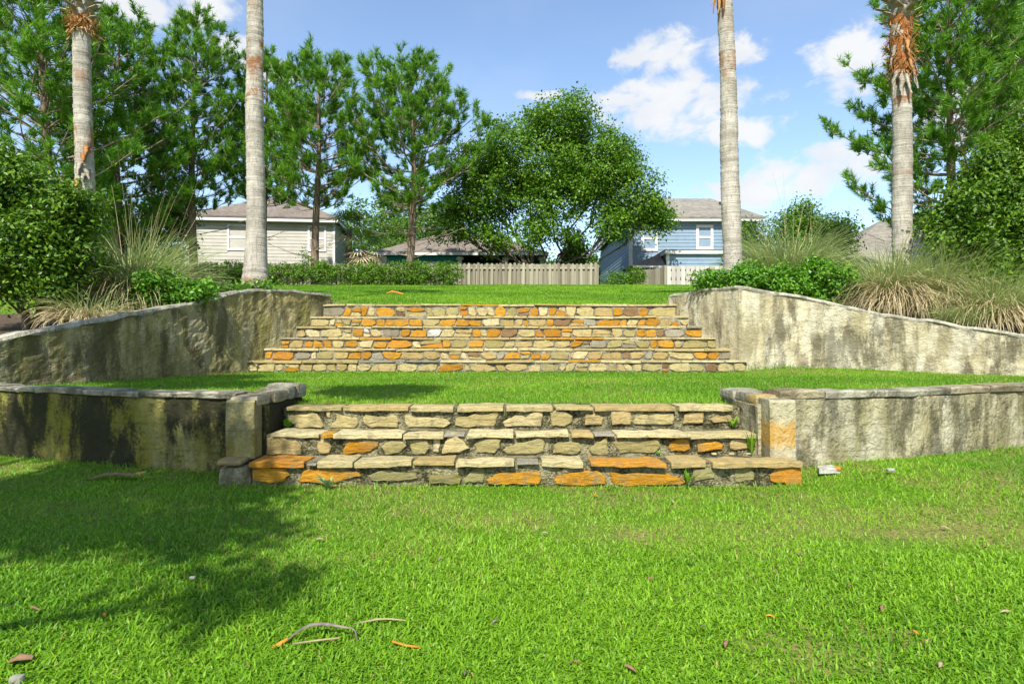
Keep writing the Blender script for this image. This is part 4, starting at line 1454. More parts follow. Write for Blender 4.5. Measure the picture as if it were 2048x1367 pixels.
    if crown:
        stem = TB()
        stem.add([axis(ztop) - [0, 0, .1], axis(ztop) + [0, 0, (crown - ztop) * .5], axis(ztop) + [0, 0, crown - ztop]], [r_top * .8, r_top * .8, r_top * .8], 20)
        part('upper_stem', stem.mesh('upper_stem', M_BOOT), root)
    V_, F_, T_, o_ = [], [], [], 0
    st = TB()
    for s in range(26):
        a = s * 2.4 + rng.normal(0, .2)
        e = rng.uniform(-.25, 1.25)
        d = np.array([math.cos(a) * math.cos(e), math.sin(a) * math.cos(e), math.sin(e)])
        p0 = axis(ztop) + np.array([0, 0, ctop - ztop])
        L = rng.uniform(.7, 1.0)
        q3 = np.linspace(0, 1, 4)[:, None]
        line = p0 + d * L * q3 - np.array([0, 0, .15]) * q3 ** 2
        st.add(line, np.linspace(.022, .012, 4), 4)
        tip = line[-1]
        sv = unit(np.cross(d, np.array([0, 0, 1.0])))
        uv = np.cross(sv, d)
        m = 16
        th = np.linspace(-1.9, 1.9, m)
        dirs = d[None] * np.cos(th)[:, None] + sv[None] * np.sin(th)[:, None] + uv[None] * .1
        wv = np.cross(dirs, uv) * .035
        LL = .85 * (1 - .18 * np.abs(th))[:, None]
        mid = tip + dirs * LL * .6
        end = tip + dirs * LL + np.array([0, 0, -.22]) * rng.uniform(.6, 1.2, (m, 1))
        Vq = np.stack([np.repeat(tip[None], m, 0), mid - wv, end, mid + wv], 1).reshape(-1, 3)
        Fq = np.arange(m)[:, None] * 4 + np.array([[0, 1, 2, 3]])
        V_.append(Vq); F_.append(Fq + o_); o_ += len(Vq)
        T_.append(np.full(len(Vq), np.clip(rng.normal(.5, .2), 0, 1)))
    part('fronds', mesh_np('fronds', np.concatenate(V_), np.concatenate(F_), M_FROND, np.concatenate(T_)), root)
    part('leaf_stalks', st.mesh('leaf_stalks', M_FROND), root)
    return root

# ---------------------------------------------------------------- the four palms
PI = math.pi
palm('palm trunk at far left with grey leaf stubs and an orange collar at its top', (px(172, 0, 12.5)[0], 12.5), 1.55, 7.95, .23, .172, .15, (-.10, 0), 3,
     [(6.35, .5, .5), (5.0, .45, .75), (3.4, .2, .5)], boots=(7.45, 7.95, 22), fibre=(7.22, 7.5),
     crown=10.0, husks=[(4.75, -1.0, .22, 'h'), (4.55, -1.4, .26, 'b'), (4.35, -1.1, .2, 'b'), (4.25, -1.6, .25, 'h'), (4.9, -.8, .2, 'h'), (4.45, -.7, .22, 'b')])
palm('bare ringed palm trunk with flared foot beside the upper left wall', (px(512, 0, 12.4)[0], 12.4), 1.98, 11.2, .28, .176, .135, (-.06, .0), 5,
     [(6.4, .75, .9), (2.2, .25, .7), (7.7, .3, .5)])
palm('leaning palm trunk right of centre in front of the blue house', (px(1465, 0, 12.6)[0], 12.6), 2.1, 8.2, .225, .184, .145, (-.16, 0), 7,
     [(6.6, .6, .55), (7.5, .4, .4)], crown=10.4, husks=[(8.0, -2.4, .45, 'h'), (8.1, -2.9, .5, 'f'), (8.15, -3.0, .36, 'h'), (8.1, -2.0, .5, 'h')])
palm('palm trunk at right with a shaggy red-brown fibre sleeve and pale husks', (px(1806, 0, 12.5)[0], 12.5), 2.15, 7.95, .215, .18, .163, (-.06, 0), 9,
     [(5.8, .25, .8), (4.4, .3, .35)], boots=(7.4, 7.95, 24), fibre=(6.15, 7.5),
     crown=10.1, husks=[(6.9, -2.7, .4, 'b'), (6.4, -2.6, .5, 'b'), (6.5, -.6, .45, 'b'), (6.3, -1.5, .42, 'b'), (6.6, -1.2, .35, 'h'), (6.25, -2.1, .4, 'b'), (7.0, -1.6, .35, 'h'), (6.35, -.9, .36, 'b'), (6.75, -.4, .4, 'b')])

# ---------------------------------------------------------------- pines
pine('tallest pine at the far left, its crown leaving the picture', px(95, 0, 23)[0], 23, 15.6, 4.6, 4.1, 101, dens=.72, dead=6)
pine('pine behind the far left palm', px(245, 0, 27)[0], 27, 14.6, 5.2, 3.8, 102, dens=.8, dead=14)
pine('pine with a dark slender trunk in front of the beige house corner', px(389, 0, 29.6)[0], 29.6, 16.2, 7.2, 3.4, 103, dens=.72, dead=10)
pine('pine mostly hidden behind the bare ringed palm', px(530, 0, 33)[0], 33, 15.8, 8.2, 2.7, 104, dens=.75, dead=3)
pine('pine in front of the right window of the beige house', px(630, 0, 29.6)[0], 29.6, 14.2, 7.2, 3.4, 105, dens=.8, dead=10)
pine('pine with a pale trunk and bare lower limbs between the beige and teal houses', px(818, 0, 29.6)[0], 29.6, 13.9, 7.1, 4.1, 106, dens=.8, dead=18)
pine('large pine behind the palm with the fibre sleeve', px(1900, 0, 24)[0], 24, 15.2, 4.9, 4.7, 107, dens=.85, dead=8)
pine('pine at the right edge behind the big shrub', px(2075, 0, 27)[0], 27, 16.4, 6.5, 3.4, 108, dens=1.0, dead=3)

# ---------------------------------------------------------------- broadleaf trees and shrubs
oz = 3.2
ox = px(1092, 0, 32)[0]
broadleaf('oak_tree', 'broad round oak rising behind the wooden fence in the centre', 'tree', (ox, 32, oz),
          [(-.6, 0, 7.2, 3.3, 2.8, 2.4), (.4, .2, 8.7, 1.9, 1.8, 1.5), (-2.6, .2, 5.9, 2.0, 2.2, 2.0), (2.6, 0, 6.6, 2.3, 2.3, 2.2), (4.4, -.2, 5.4, 1.9, 1.8, 1.9), (3.6, .2, 7.4, 1.3, 1.5, 1.5),
           (3.5, -.3, 3.8, 1.4, 1.3, 1.0), (-3.3, 0, 4.0, 1.3, 1.6, 1.3), (.2, -.6, 4.8, 2.4, 1.8, 1.5), (-.8, -1.0, 3.2, 1.2, 1.0, .9), (5.6, 0, 4.4, .9, 1.0, .9), (-2.6, 0, 3.0, .8, 1.0, .7), (-4.2, .3, 5.2, 1.3, 1.4, 1.5), (-4.9, 0, 3.5, 1.1, 1.1, .7), (-3.6, .2, 6.9, 1.2, 1.3, 1.2), (1.3, -.3, 3.0, .8, .8, .7)],
          3500, 26, .155, .25, M_OAK, 201, .30, 5, .32, None, None, .6, 1.5)
broadleaf('tree', 'round-headed leafy tree right of the blue house', 'tree', (px(1590, 0, 33)[0], 33, 3.2),
          [(-.6, 0, 3.0, 2.2, 1.8, 1.9), (1.6, .2, 2.8, 1.9, 1.6, 1.7), (.4, 0, 4.1, 1.3, 1.2, 1.0), (-2.2, 0, 2.2, 1.1, 1.0, 1.4)], 1000, 24, .17, .25, M_FAR, 202, .14, 2, .3)
broadleaf('tree', 'low leafy tree between the blue house and the grey roof', 'tree', (px(1715, 0, 45)[0], 45, 3.2),
          [(0, 0, 2.4, 2.6, 1.8, 2.0), (2.6, 0, 2.6, 2.0, 1.8, 2.0)], 900, 24, .18, .28, M_FAR, 203, .14, 2, .3)
broadleaf('tree', 'leafy tree behind the low roof at the right', 'tree', (px(1880, 0, 46)[0], 46, 3.2),
          [(-2, 0, 3.0, 2.6, 2, 2.4), (2.2, 0, 3.2, 2.8, 2, 2.6), (5.5, 0, 3.0, 2.4, 2, 2.4)], 1100, 24, .2, .3, M_FAR, 204, .16, 2, .25)
broadleaf('tree', 'leafy tree filling the gap between the beige and teal houses', 'tree', (px(772, 0, 39.5)[0], 45, 3.2),
          [(0, 0, 3.6, 2.4, 1.8, 2.6), (2.2, .5, 4.2, 2.2, 1.8, 2.0), (-.9, .4, 5.0, 1.7, 1.5, 1.5)], 1000, 24, .18, .28, M_FAR, 205, .15, 2, .3)
broadleaf('tree', 'dark leafy tree behind the left tussock', 'tree', (px(285, 0, 31)[0], 31, 3.2),
          [(0, 0, 2.6, 2.0, 1.6, 2.4), (-2.4, 0, 2.8, 2.2, 1.6, 2.6), (-4.8, .5, 3.0, 2.2, 1.6, 2.6), (1.2, .4, 4.2, 1.3, 1.2, 1.4)], 1400, 24, .18, .28, M_FAR, 206, .15, 3, .25)
broadleaf('tree', 'leafy tree at the far left behind the pines', 'tree', (px(40, 0, 33)[0], 33, 3.2),
          [(0, 0, 3.2, 3.2, 1.8, 2.8), (-3.4, .5, 3.8, 3, 1.8, 3.2), (2.8, 0, 4.4, 2.0, 1.6, 2.0)], 1300, 24, .2, .3, M_FAR, 207, .16, 2, .25)
broadleaf('bush', 'green bush beside the left corner of the blue house', 'bush', (px(1150, 0, 33)[0], 33, 3.2),
          [(0, 0, 1.5, .9, .8, 1.4), (.1, 0, 2.7, .6, .7, .8)], 420, 22, .15, .2, M_FAR, 208, .06, 3, .25)
broadleaf('bush', 'small dark clipped bush in front of the return fence', 'bush', (px(1252, 0, 29.6)[0], 29.6, 3.6),
          [(-.25, 0, .35, .65, .45, .42), (.4, 0, .55, .5, .45, .45)], 190, 20, .09, .12, M_HEDGE, 209, .04, 3, .15)

for (lab, xp, yy, lobs, sd) in (
        ('dense dark trees far behind the beige house at the left', 255, 50, [(-6, 0, 4, 5, 2.5, 5), (0, 0, 3.5, 5, 2.5, 4.6), (5.5, 0, 3.0, 4, 2.5, 3.6)], 241),
        ('dense tree far behind between the beige and teal houses', 735, 50, [(-2.5, 0, 4, 3.5, 2.2, 4.2), (2.5, 0, 5, 3.8, 2.2, 4.6), (6.5, 0, 4, 3, 2.2, 3.6)], 242),
        ('dense low trees far behind the oak', 1110, 52, [(-2, 0, 2.5, 4, 2, 2.8), (3.5, 0, 2.5, 3.6, 2, 2.8)], 243),
        ('dense trees far behind the house roof at the right', 1790, 48, [(-4, 0, 3, 3.6, 2, 3.4), (1.5, 0, 3.4, 4, 2, 3.8), (8, 0, 4, 5, 2, 4.6), (15, 0, 4, 5, 2, 5)], 244)):
    broadleaf('tree', lab, 'tree', (px(xp, 0, yy)[0], yy, 3.2), lobs, 1150, 24, .32, .42, M_FAR, sd, .2, 3, .15)

# hedge in front of the fence
hx0, hx1 = px(405, 0, 28.9)[0], px(914, 0, 28.9)[0]
hr = np.random.default_rng(31)
hl = [(v + hr.normal(0, .1), hr.normal(0, .05), .56 + hr.normal(0, .02), .62, .5, .56 + hr.normal(0, .025)) for v in np.arange(.4, hx1 - hx0 - .3, .55)]
broadleaf('hedge', 'long clipped green hedge along the fence below the beige house', 'hedge', (hx0, 28.9, 3.62), hl, 2000, 22, .085, .075, M_HEDGE, 210, .03, 1, .02, fork=.2, knob=0)
broadleaf('sapling', 'thin sprig growing above the hedge beside the beige house', 'sapling', (px(606, 0, 29.3)[0], 29.3, 3.62),
          [(0, 0, 1.35, .25, .2, .3), (.3, 0, 1.2, .25, .2, .2)], 22, 9, .10, .1, M_HEDGE, 211, .018, 2, .1)

# big near shrubs
ls = 9.3
sx, sz = px(60, 600, ls)
broadleaf('shrub', 'large glossy shrub overhanging the wall at the left edge', 'shrub', (sx, ls, 1.35),
          [(-.1, 0, 1.8, .85, .7, .66), (.5, -.1, 1.35, .55, .5, .55), (.48, -.15, .78, .5, .5, .45), (-.45, 0, 2.15, .5, .5, .36), (-.9, 0, 1.6, .9, .8, .9), (.25, -.2, 1.0, .8, .6, .55), (.8, -.1, 1.65, .25, .3, .22), (.4, -.2, .5, .6, .5, .4), (-.3, -.1, .8, .8, .6, .6)],
          2000, 24, .08, .11, M_SHRUB, 212, .07, 4, .45, knob=9)
rs = 11.5
sx, sz = px(1960, 600, rs)
broadleaf('shrub', 'large dense shrub tree at the right edge beside the palm', 'shrub', (sx, rs, 1.75),
          [(.05, 0, 1.5, .85, .7, .65), (.85, 0, 2.3, .85, .7, .75), (1.25, .1, 3.0, .75, .7, .65), (-.4, -.1, 1.1, .62, .6, .5), (.9, -.1, 1.1, .9, .7, .6), (.35, 0, 2.15, .7, .6, .6), (1.35, .1, 3.6, .45, .5, .4), (.3, -.2, .6, .9, .6, .45), (1.3, -.2, .7, .8, .6, .5)],
          2200, 24, .088, .12, M_SHRUB, 213, .08, 4, .45, knob=9)

# low glossy shrubs on the beds


def low_shrub(label, x0, x1, ytop, ybot, d, seed, n=420, leaf=.075):
    ax, az_ = px(x0, ybot, d)
    bx, bz = px(x1, ytop, d)
    w, h = bx - ax, bz - az_
    k = max(2, int(w / .4))
    rr = np.random.default_rng(seed)
    lob = [((i + .5) / k * w - w / 2, rr.normal(0, .08), h * (.5 + .12 * math.sin(PI * (i + .5) / k)) + rr.normal(0, .03), w / k * .8, .34, h * (.38 + .12 * math.sin(PI * (i + .5) / k))) for i in range(k)]
    return broadleaf('low_shrub', label, 'shrub', ((ax + bx) / 2, d, az_), lob, n, 18, leaf, .07, M_LOWSHRUB, seed, .02, 3, .12, 'low glossy shrubs along the tops of the walls', None, .5, .1)


low_shrub('rounded bright green shrub on the left wall below the tussock', 246, 415, 553, 624, 10.1, 301, 430)
low_shrub('small sprig of green leaves at the foot of the ringed palm', 436, 545, 569, 590, 11.75, 302, 60, .07)
low_shrub('dark green shrub at the foot of the leaning palm', 1413, 1535, 537, 590, 12.05, 303, 300, .075)
low_shrub('wide dark green shrub on the pale wall right of the leaning palm', 1536, 1700, 530, 610, 11.7, 304, 420, .075)

# ornamental grasses
tussock('tall tussock with a pale dry skirt behind the left low shrub', (px(268, 0, 10.6)[0], 10.6, 1.55), 1700, 1500, 1.3, 1.6, 401, 34)
tussock('dry tussock in the shade under the left shrub', (px(165, 0, 9.0)[0], 9.2, 1.28), 160, 600, .6, 1.4, 402)
tussock('green tussock behind the wide shrub right of the leaning palm', (px(1575, 0, 13.1)[0], 13.0, 2.05), 1700, 400, 1.25, 1.8, 403, 30)
tussock('straw-skirted tussock at the foot of the sleeved palm', (px(1775, 0, 11.9)[0], 11.7, 1.66), 1300, 1900, 1.15, 1.7, 404, 10)
tussock('straw-skirted tussock right of the sleeved palm', (px(1868, 0, 11.7)[0], 11.5, 1.6), 1200, 1800, 1.1, 1.7, 405, 8)
tussock('grey-green tussock under the big shrub at the right edge', (px(1985, 0, 10.7)[0], 10.7, 1.3), 1300, 1300, 1.0, 1.4, 406)
tussock('low green tussock on the pale wall near the right edge', (px(1925, 0, 10.5)[0], 10.5, 1.25), 700, 60, .42, 1.2, 407)
tussock('small straw clump on the far lawn at the left edge', (px(22, 0, 22)[0], 22, 2.85), 60, 400, .5, 1.6, 408)
tussock('green tussock between the two straw-skirted tussocks and the palm', (px(1745, 0, 13.3)[0], 13.3, 2.0), 700, 80, .5, 1.3, 409)

# trees that stand behind the camera to the left; the lawn shows their dappled shade
broadleaf('shade_tree', 'tree left of the viewpoint whose dappled shade lies on the lower lawn', 'tree', (-3.75, -.62, 0),
          [(.85, .2, 4.6, .85, .8, .4), (1.7, -.85, 4.5, .32, .24, .18), (.2, -.1, 4.4, .5, .42, .3), (-.1, .75, 5.2, .75, .65, .45), (-.8, .75, 6.0, .75, .6, .6), (1.0, 1.0, 7.6, .7, .9, .4), (-2.6, 2.7, 8.0, 1.0, 1.1, .8), (-.7, .1, 5.0, .8, .6, .5), (-1.3, 2.3, 7.2, .9, .7, .6)],
          1150, 24, .13, .11, M_OAK, 220, .09, 1, .55)

# ---------------------------------------------------------------- houses
def roof_mat(name, a, b):
    m, nt, out = base_mat(name)
    g = N(nt, 'ShaderNodeNewGeometry')
    s = N(nt, 'ShaderNodeSeparateXYZ', {0: (g, 'Position')})
    row = MATH(nt, 'FRACT', MATH(nt, 'MULTIPLY', (s, 'Z'), 11.0))
    cell = N(nt, 'ShaderNodeTexNoise', {'Vector': N(nt, 'ShaderNodeVectorMath', {0: (g, 'Position'), 1: (3.0, 1.0, 11.0)}, operation='MULTIPLY'), 'Scale': 1.2, 'Detail': 3.0, 'Roughness': 0.7})
    big = N(nt, 'ShaderNodeTexNoise', {'Vector': (g, 'Position'), 'Scale': .5, 'Detail': 4.0})
    c = MIX(nt, RANGE(nt, (cell, 0), .38, .62), a, b)
    c = MIX(nt, RANGE(nt, (big, 0), .4, .7, 0, .35), c, tuple(x * .6 for x in a))
    finish(nt, out, c, .9, row, .5, .02, .15)
    return m


M_WHITE = plain('white_trim', (.62, .62, .60), .5, .05, 4)
M_BEIGE = plain('beige_siding', (.41, .39, .335), .65, .07, 2.5)
M_BLUE = plain('blue_siding', (.19, .27, .35), .6, .08, 2.5)
M_TEAL = plain('teal_wall', (.015, .22, .28), .6, .08, 3)
M_ROOF_B = roof_mat('brown_shingles', (.14, .115, .095), (.21, .18, .15))
M_ROOF_G = roof_mat('grey_shingles', (.17, .155, .13), (.26, .24, .20))
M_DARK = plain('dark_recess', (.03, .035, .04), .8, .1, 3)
M_FENCE = None


def glass_mat():
    m, nt, out = base_mat('window_glass')
    g = N(nt, 'ShaderNodeNewGeometry')
    n = N(nt, 'ShaderNodeTexNoise', {'Vector': (g, 'Position'), 'Scale': .8, 'Detail': 2.0})
    c = MIX(nt, RANGE(nt, (n, 0), .3, .7), (.22, .25, .27), (.34, .37, .38))
    finish(nt, out, c, .08, None, spec=.8)
    return m


M_GLASS = glass_mat()
M_BLIND = plain('window_blind', (.62, .62, .58), .7, .06, 3)


def fence_mat(name, a, b):
    m, nt, out = base_mat(name)
    g = N(nt, 'ShaderNodeNewGeometry')
    oi = N(nt, 'ShaderNodeObjectInfo')
    p = N(nt, 'ShaderNodeVectorMath', {0: (g, 'Position'), 1: (6, 6, .8)}, operation='MULTIPLY')
    n = N(nt, 'ShaderNodeTexNoise', {'Vector': p, 'Scale': 3.0, 'Detail': 6.0, 'Roughness': .7})
    f = MATH(nt, 'ADD', MATH(nt, 'MULTIPLY', (oi, 'Random'), .6), MATH(nt, 'MULTIPLY', (n, 0), .5))
    finish(nt, out, MIX(nt, RANGE(nt, f, .2, .9), a, b), .9, n, .5, .01, .1)
    return m


M_FENCE = fence_mat('weathered_board', (.15, .135, .095), (.33, .30, .22))
M_FENCE_PALE = fence_mat('pale_board', (.33, .31, .27), (.48, .46, .40))


def frame2d(origin, ang):
    """local (u along the front, v inwards, z) to world"""
    c, s = math.cos(ang), math.sin(ang)
    o = np.asarray(origin, float)

    def f(u, v, z):
        return (o[0] + u * c - v * s, o[1] + u * s + v * c, z)
    return f


def fbox(b, f, u0, u1, v0, v1, z0, z1):
    b.add([f(u0, v0, z0), f(u1, v0, z0), f(u1, v1, z0), f(u0, v1, z0), f(u0, v0, z1), f(u1, v0, z1), f(u1, v1, z1), f(u0, v1, z1)],
          [(0, 3, 2, 1), (4, 5, 6, 7), (0, 1, 5, 4), (1, 2, 6, 5), (2, 3, 7, 6), (3, 0, 4, 7)])


def fpart(name, root, f, dims, m, parent=None):
    b = MB()
    fbox(b, f, *dims)
    return part(name, b.mesh(name, m), parent or root, under(root) if parent is None else (0, 0, 0))


def boards(root, f, u0, u1, v, z0, z1, pitch, m, holes=(), side=False):
    """lap siding: every course a board of its own, its lower edge standing proud; cut round the openings"""
    z = z0
    while z < z1 - .02:
        zt = min(z + pitch, z1)
        runs = [(u0, u1)]
        for (a, b_, c, d) in holes:
            if c < zt and d > z:
                runs = [r for (p, q) in runs for r in ((p, min(q, a)), (max(p, b_), q)) if r[1] - r[0] > .04]
        for (p, q) in runs:
            mb = MB()
            lo, hi = .028, .006
            if not side:
                pts = [f(p, v - lo, z), f(q, v - lo, z), f(q, v, z), f(p, v, z), f(p, v - hi, zt), f(q, v - hi, zt), f(q, v, zt), f(p, v, zt)]
            else:       # board runs along v on the face u = v-parameter
                pts = [f(v - lo, p, z), f(v - lo, q, z), f(v, q, z), f(v, p, z), f(v - hi, p, zt), f(v - hi, q, zt), f(v, q, zt), f(v, p, zt)]
            mb.add(pts, [(0, 1, 2, 3), (4, 7, 6, 5), (0, 4, 5, 1), (1, 5, 6, 2), (2, 6, 7, 3), (3, 7, 4, 0)])
            part('siding_board', mb.mesh('siding_board', m), root, under(root))
        z = zt


def window(root, f, u0, u1, z0, z1, v=0.0, trim=.13, rail=.5, blind=True):
    """white-trimmed sash window: frame in four pieces, two panes and a meeting rail"""
    b = MB()
    fbox(b, f, u0, u0 + trim, v - .06, v + .05, z0, z1)
    fbox(b, f, u1 - trim, u1, v - .06, v + .05, z0, z1)
    fbox(b, f, u0 + trim, u1 - trim, v - .057, v + .05, z1 - trim, z1)
    fbox(b, f, u0 + trim, u1 - trim, v - .057, v + .05, z0, z0 + trim)
    w = part('window', b.mesh('window', M_WHITE), root, under(root))
    zm = z0 + (z1 - z0) * rail
    for (za, zb, dv) in ((z0 + trim, zm - .06, .0), (zm + .06, z1 - trim, .0)):
        b = MB()
        fbox(b, f, u0 + trim + .002, u1 - trim - .002, v + .015 + dv, v + .03 + dv, za, zb)
        part('pane', b.mesh('pane', M_GLASS), w)
    b = MB()
    fbox(b, f, u0 + trim + .003, u1 - trim - .003, v - .03, v + .045, zm - .06, zm + .06)
    part('meeting_rail', b.mesh('meeting_rail', M_WHITE), w)
    if blind:
        b = MB()
        fbox(b, f, u0 + trim, u1 - trim, v + .06, v + .08, z0 + trim + .16, zm - .08)
        part('blind', b.mesh('blind', M_BLIND), w)
    return w


def hip_roof(root, f, u0, u1, v0, v1, ze, zr, r0, r1, m, thick=.09, name='roof'):
    """hip roof: eaves rectangle at ze, ridge from (r0) to (r1) at mid depth at zr"""
    vm = (v0 + v1) / 2
    E = [f(u0, v0, ze), f(u1, v0, ze), f(u1, v1, ze), f(u0, v1, ze)]
    R = [f(r0, vm, zr), f(r1, vm, zr)]
    lowr = [(x, y, z - thick) for (x, y, z) in E + R]
    b = MB()
    b.add(E + R + lowr, [(0, 1, 5, 4), (1, 2, 5), (2, 3, 4, 5), (3, 0, 4), (0, 6, 7, 1), (1, 7, 8, 2), (2, 8, 9, 3), (3, 9, 6, 0), (6, 10, 11, 7), (7, 11, 8), (8, 11, 10, 9), (9, 10, 6)])
    return part(name, b.mesh(name, m), root, under(root))


# --- beige house
bx0, bz_e = px(374, 441, 41)
bx1 = px(668, 0, 41.9)[0]
ang = math.radians(6)
f = frame2d((bx0, 41.0), ang)
bw = (bx1 - bx0) / math.cos(ang)
bh = thing('house', 'single-storey beige sided house with white trim behind the pines', 'house', (bx0 + 4, 42, 3.0))
ez = bz_e
w1 = (px(453, 0, 41.1)[0] - bx0, px(497, 0, 41.3)[0] - bx0, ez - 1.9, ez - .18)
w2 = (px(617, 0, 41.8)[0] - bx0, px(654, 0, 41.9)[0] - bx0, ez - 1.9, ez - .18)
fpart('wall', bh, f, (0.02, bw - .02, .0, 8.0, 3.0, ez), M_BEIGE)
boards(bh, f, .1, bw - .1, 0, ez - 3.2, ez, .225, M_BEIGE, [w1, w2])
for (a, b_, c, d) in (w1, w2):
    window(bh, f, a, b_, c, d)
for u in (0, bw):
    fpart('corner_board', bh, f, (u - .1, u + .04, -.045, .1, 3.0, ez - .01) if u == 0 else (u - .1, u + .045, -.045, .1, 3.0, ez - .01), M_WHITE)
fs = frame2d(f(bw, 0, 0)[:2], ang + PI / 2)          # right-hand side
boards(bh, fs, .12, 7.9, 0, ez - 3.2, ez, .225, M_BEIGE)
fpart('fascia', bh, f, (-.33, bw + .33, -.50, -.46, ez - .02, ez + .24), M_WHITE)
fpart('side_fascia', bh, f, (bw + .33, bw + .37, -.40, 8.4, ez - .02, ez + .22), M_WHITE)
fpart('soffit', bh, f, (-.32, bw + .32, -.46, .0, ez + .0, ez + .02), M_WHITE)
hip_roof(bh, f, -.38, bw + .38, -.54, 8.5, ez + .28, ez + 2.6, 4.6, bw - 4.0, M_ROOF_B)

# --- teal house with a porch
tx0, tz = px(755, 512, 38)
tx1 = px(1085, 0, 38)[0]
f = frame2d((tx0, 38.0), 0.0)
tw = tx1 - tx0
th_ = thing('house', 'low teal house with brown hip roof and deep porch behind the fence', 'house', (tx0 + 5, 40, 3.0))
fpart('wall', th_, f, (.0, 5.0, .0, 7.0, 3.0, tz), M_TEAL)
fpart('porch_back_wall', th_, f, (5.0, tw, 2.6, 7.0, 3.0, tz), M_TEAL)
fpart('corner_panel', th_, f, (-.05, .56, -.06, .0, 3.0, tz - .02), M_WHITE)
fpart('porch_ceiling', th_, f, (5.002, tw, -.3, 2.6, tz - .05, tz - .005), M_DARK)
for u in (5.02, px(1012, 0, 38)[0] - tx0, tw - .05):
    c = fpart('porch_column', th_, f, (u - .12, u + .12, -.2, .04, 3.0, tz - .055), M_WHITE)
    fpart('column_capital', th_, f, (u - .2, u + .2, -.27, .11, tz - .25, tz - .1), M_WHITE, None)
b = MB()
fbox(b, f, 2.2, 3.8, -.05, .02, tz - 1.5, tz - .34)
w = part('window', b.mesh('window', M_WHITE), th_, under(th_))
b = MB()
fbox(b, f, 2.3, 3.7, -.06, -.04, tz - 1.42, tz - .42)
part('pane', b.mesh('pane', M_GLASS), w)
fpart('gutter', th_, f, (-.3, tw + .3, -.48, -.34, tz + .0, tz + .15), M_WHITE)
hip_roof(th_, f, -.36, tw + .36, -.45, 7.5, tz + .17, tz + 1.95, 3.4, tw - 3.4, M_ROOF_B)
for k, u in enumerate((px(968, 0, 39.2)[0] - tx0, px(1040, 0, 39.2)[0] - tx0)):
    cx, cy, cz = f(u, 1.2, tz - .42)
    fan = thing('ceiling_fan', ['dark ceiling fan in the porch left of the middle column', 'dark ceiling fan in the porch right of the middle column'][k], 'fan', (cx, cy, cz), 'porch ceiling fans')
    b = MB()
    b.tube([(0, 0, -.08), (0, 0, .06), (0, 0, .08), (0, 0, .37)], [.11, .12, .03, .03], 10)
    part('motor', b.mesh('motor', M_DARK), fan)
    for q in range(5):
        a = q * 2 * PI / 5 + .3 * k
        b = MB()
        ff = frame2d((0, 0), a)
        fbox(b, ff, .1, .66, -.07, .07, .0, .015)
        part('blade', b.mesh('blade', M_DARK), fan)

# --- blue house
lx0, lze = px(1260, 444, 36)
lx1 = px(1513, 0, 36)[0]
f = frame2d((lx0, 36.0), 0.0)
lw = lx1 - lx0
lh = thing('house', 'two-storey blue sided house with grey roof behind the leaning palm', 'house', (lx0 + 3, 38, 3.0))
fpart('wall', lh, f, (.02, lw, .0, 12.0, 2.0, lze), M_BLUE)
wr_ = (px(1392, 0, 36)[0] - lx0, px(1426, 0, 36)[0] - lx0, px(0, 499, 36)[1], px(0, 450, 36)[1])
wl_ = (px(1282, 0, 36)[0] - lx0, px(1315, 0, 36)[0] - lx0, px(0, 502, 36)[1], px(0, 451, 36)[1])
boards(lh, f, .14, lw, 0, lze - 3.4, lze, .2, M_BLUE, [wr_, wl_])
for w_ in (wr_, wl_):
    window(lh, f, *w_, trim=.15)
fsl = frame2d((lx0, 36.0), 0.0)
boards(lh, fsl, .14, 12.0, .0, 2.6, lze, .2, M_BLUE, side=True)
fpart('corner_board', lh, f, (-.045, .14, -.045, .14, 2.0, lze - .01), M_WHITE)
fpart('fascia', lh, f, (-.3, lw + .3, -.42, -.38, lze - .01, lze + .18), M_WHITE)
fpart('soffit', lh, f, (-.29, lw + .29, -.38, .0, lze + .0, lze + .02), M_WHITE)
fpart('side_fascia', lh, f, (-.34, -.30, -.40, 12.4, lze - .01, lze + .18), M_WHITE)
hip_roof(lh, f, -.36, lw + .36, -.45, 12.3, lze + .22, px(0, 394, 41.5)[1], 1.2, lw - .75, M_ROOF_G)
# flat-roofed block and small hipped porch in front of it
ax0, azt = px(1334, 501, 33.5)
ax1 = px(1470, 0, 33.5)[0]
fa = frame2d((ax0, 33.5), 0.0)
aw = ax1 - ax0
fpart('extension_wall', lh, fa, (.02, aw, .02, 2.4, 2.4, azt - .12), M_BLUE)
boards(lh, fa, .12, aw, .02, azt - 1.3, azt - .2, .2, M_BLUE)
boards(lh, fa, .1, 2.4, .02, azt - 1.3, azt - .2, .2, M_BLUE, side=True)
fpart('extension_corner', lh, fa, (-.03, .12, -.03, .12, 2.4, azt - .2), M_WHITE)
fpart('extension_fascia', lh, fa, (-.12, aw + .1, -.16, 2.36, azt - .19, azt), M_WHITE)
fpart('extension_roof', lh, fa, (-.15, aw + .1, -.19, 2.38, azt + .002, azt + .04), M_ROOF_G)
gx0, gz = px(1262, 532, 33.2)
fg = frame2d((gx0, 33.2), 0.0)
gw = ax0 - .14 - gx0
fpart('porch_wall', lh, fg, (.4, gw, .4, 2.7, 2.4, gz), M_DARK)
fpart('porch_gutter', lh, fg, (.1, gw, -.06, .04, gz - .08, gz + .02), M_WHITE)
b = MB()
b.add([fg(0, 0, gz + .04), fg(gw, 0, gz + .04), fg(gw, 2.78, gz + .04), fg(0, 2.78, gz + .04), fg(gw, 2.78, gz + .85), fg(gw, 1.4, gz + .85)],
      [(0, 1, 5), (1, 2, 4, 5), (2, 3, 4), (3, 0, 5, 4), (0, 3, 2, 1)])
part('porch_roof', b.mesh('porch_roof', M_ROOF_B), lh, under(lh))
b = MB()
cx, cz = px(1441, 405, 39.5)
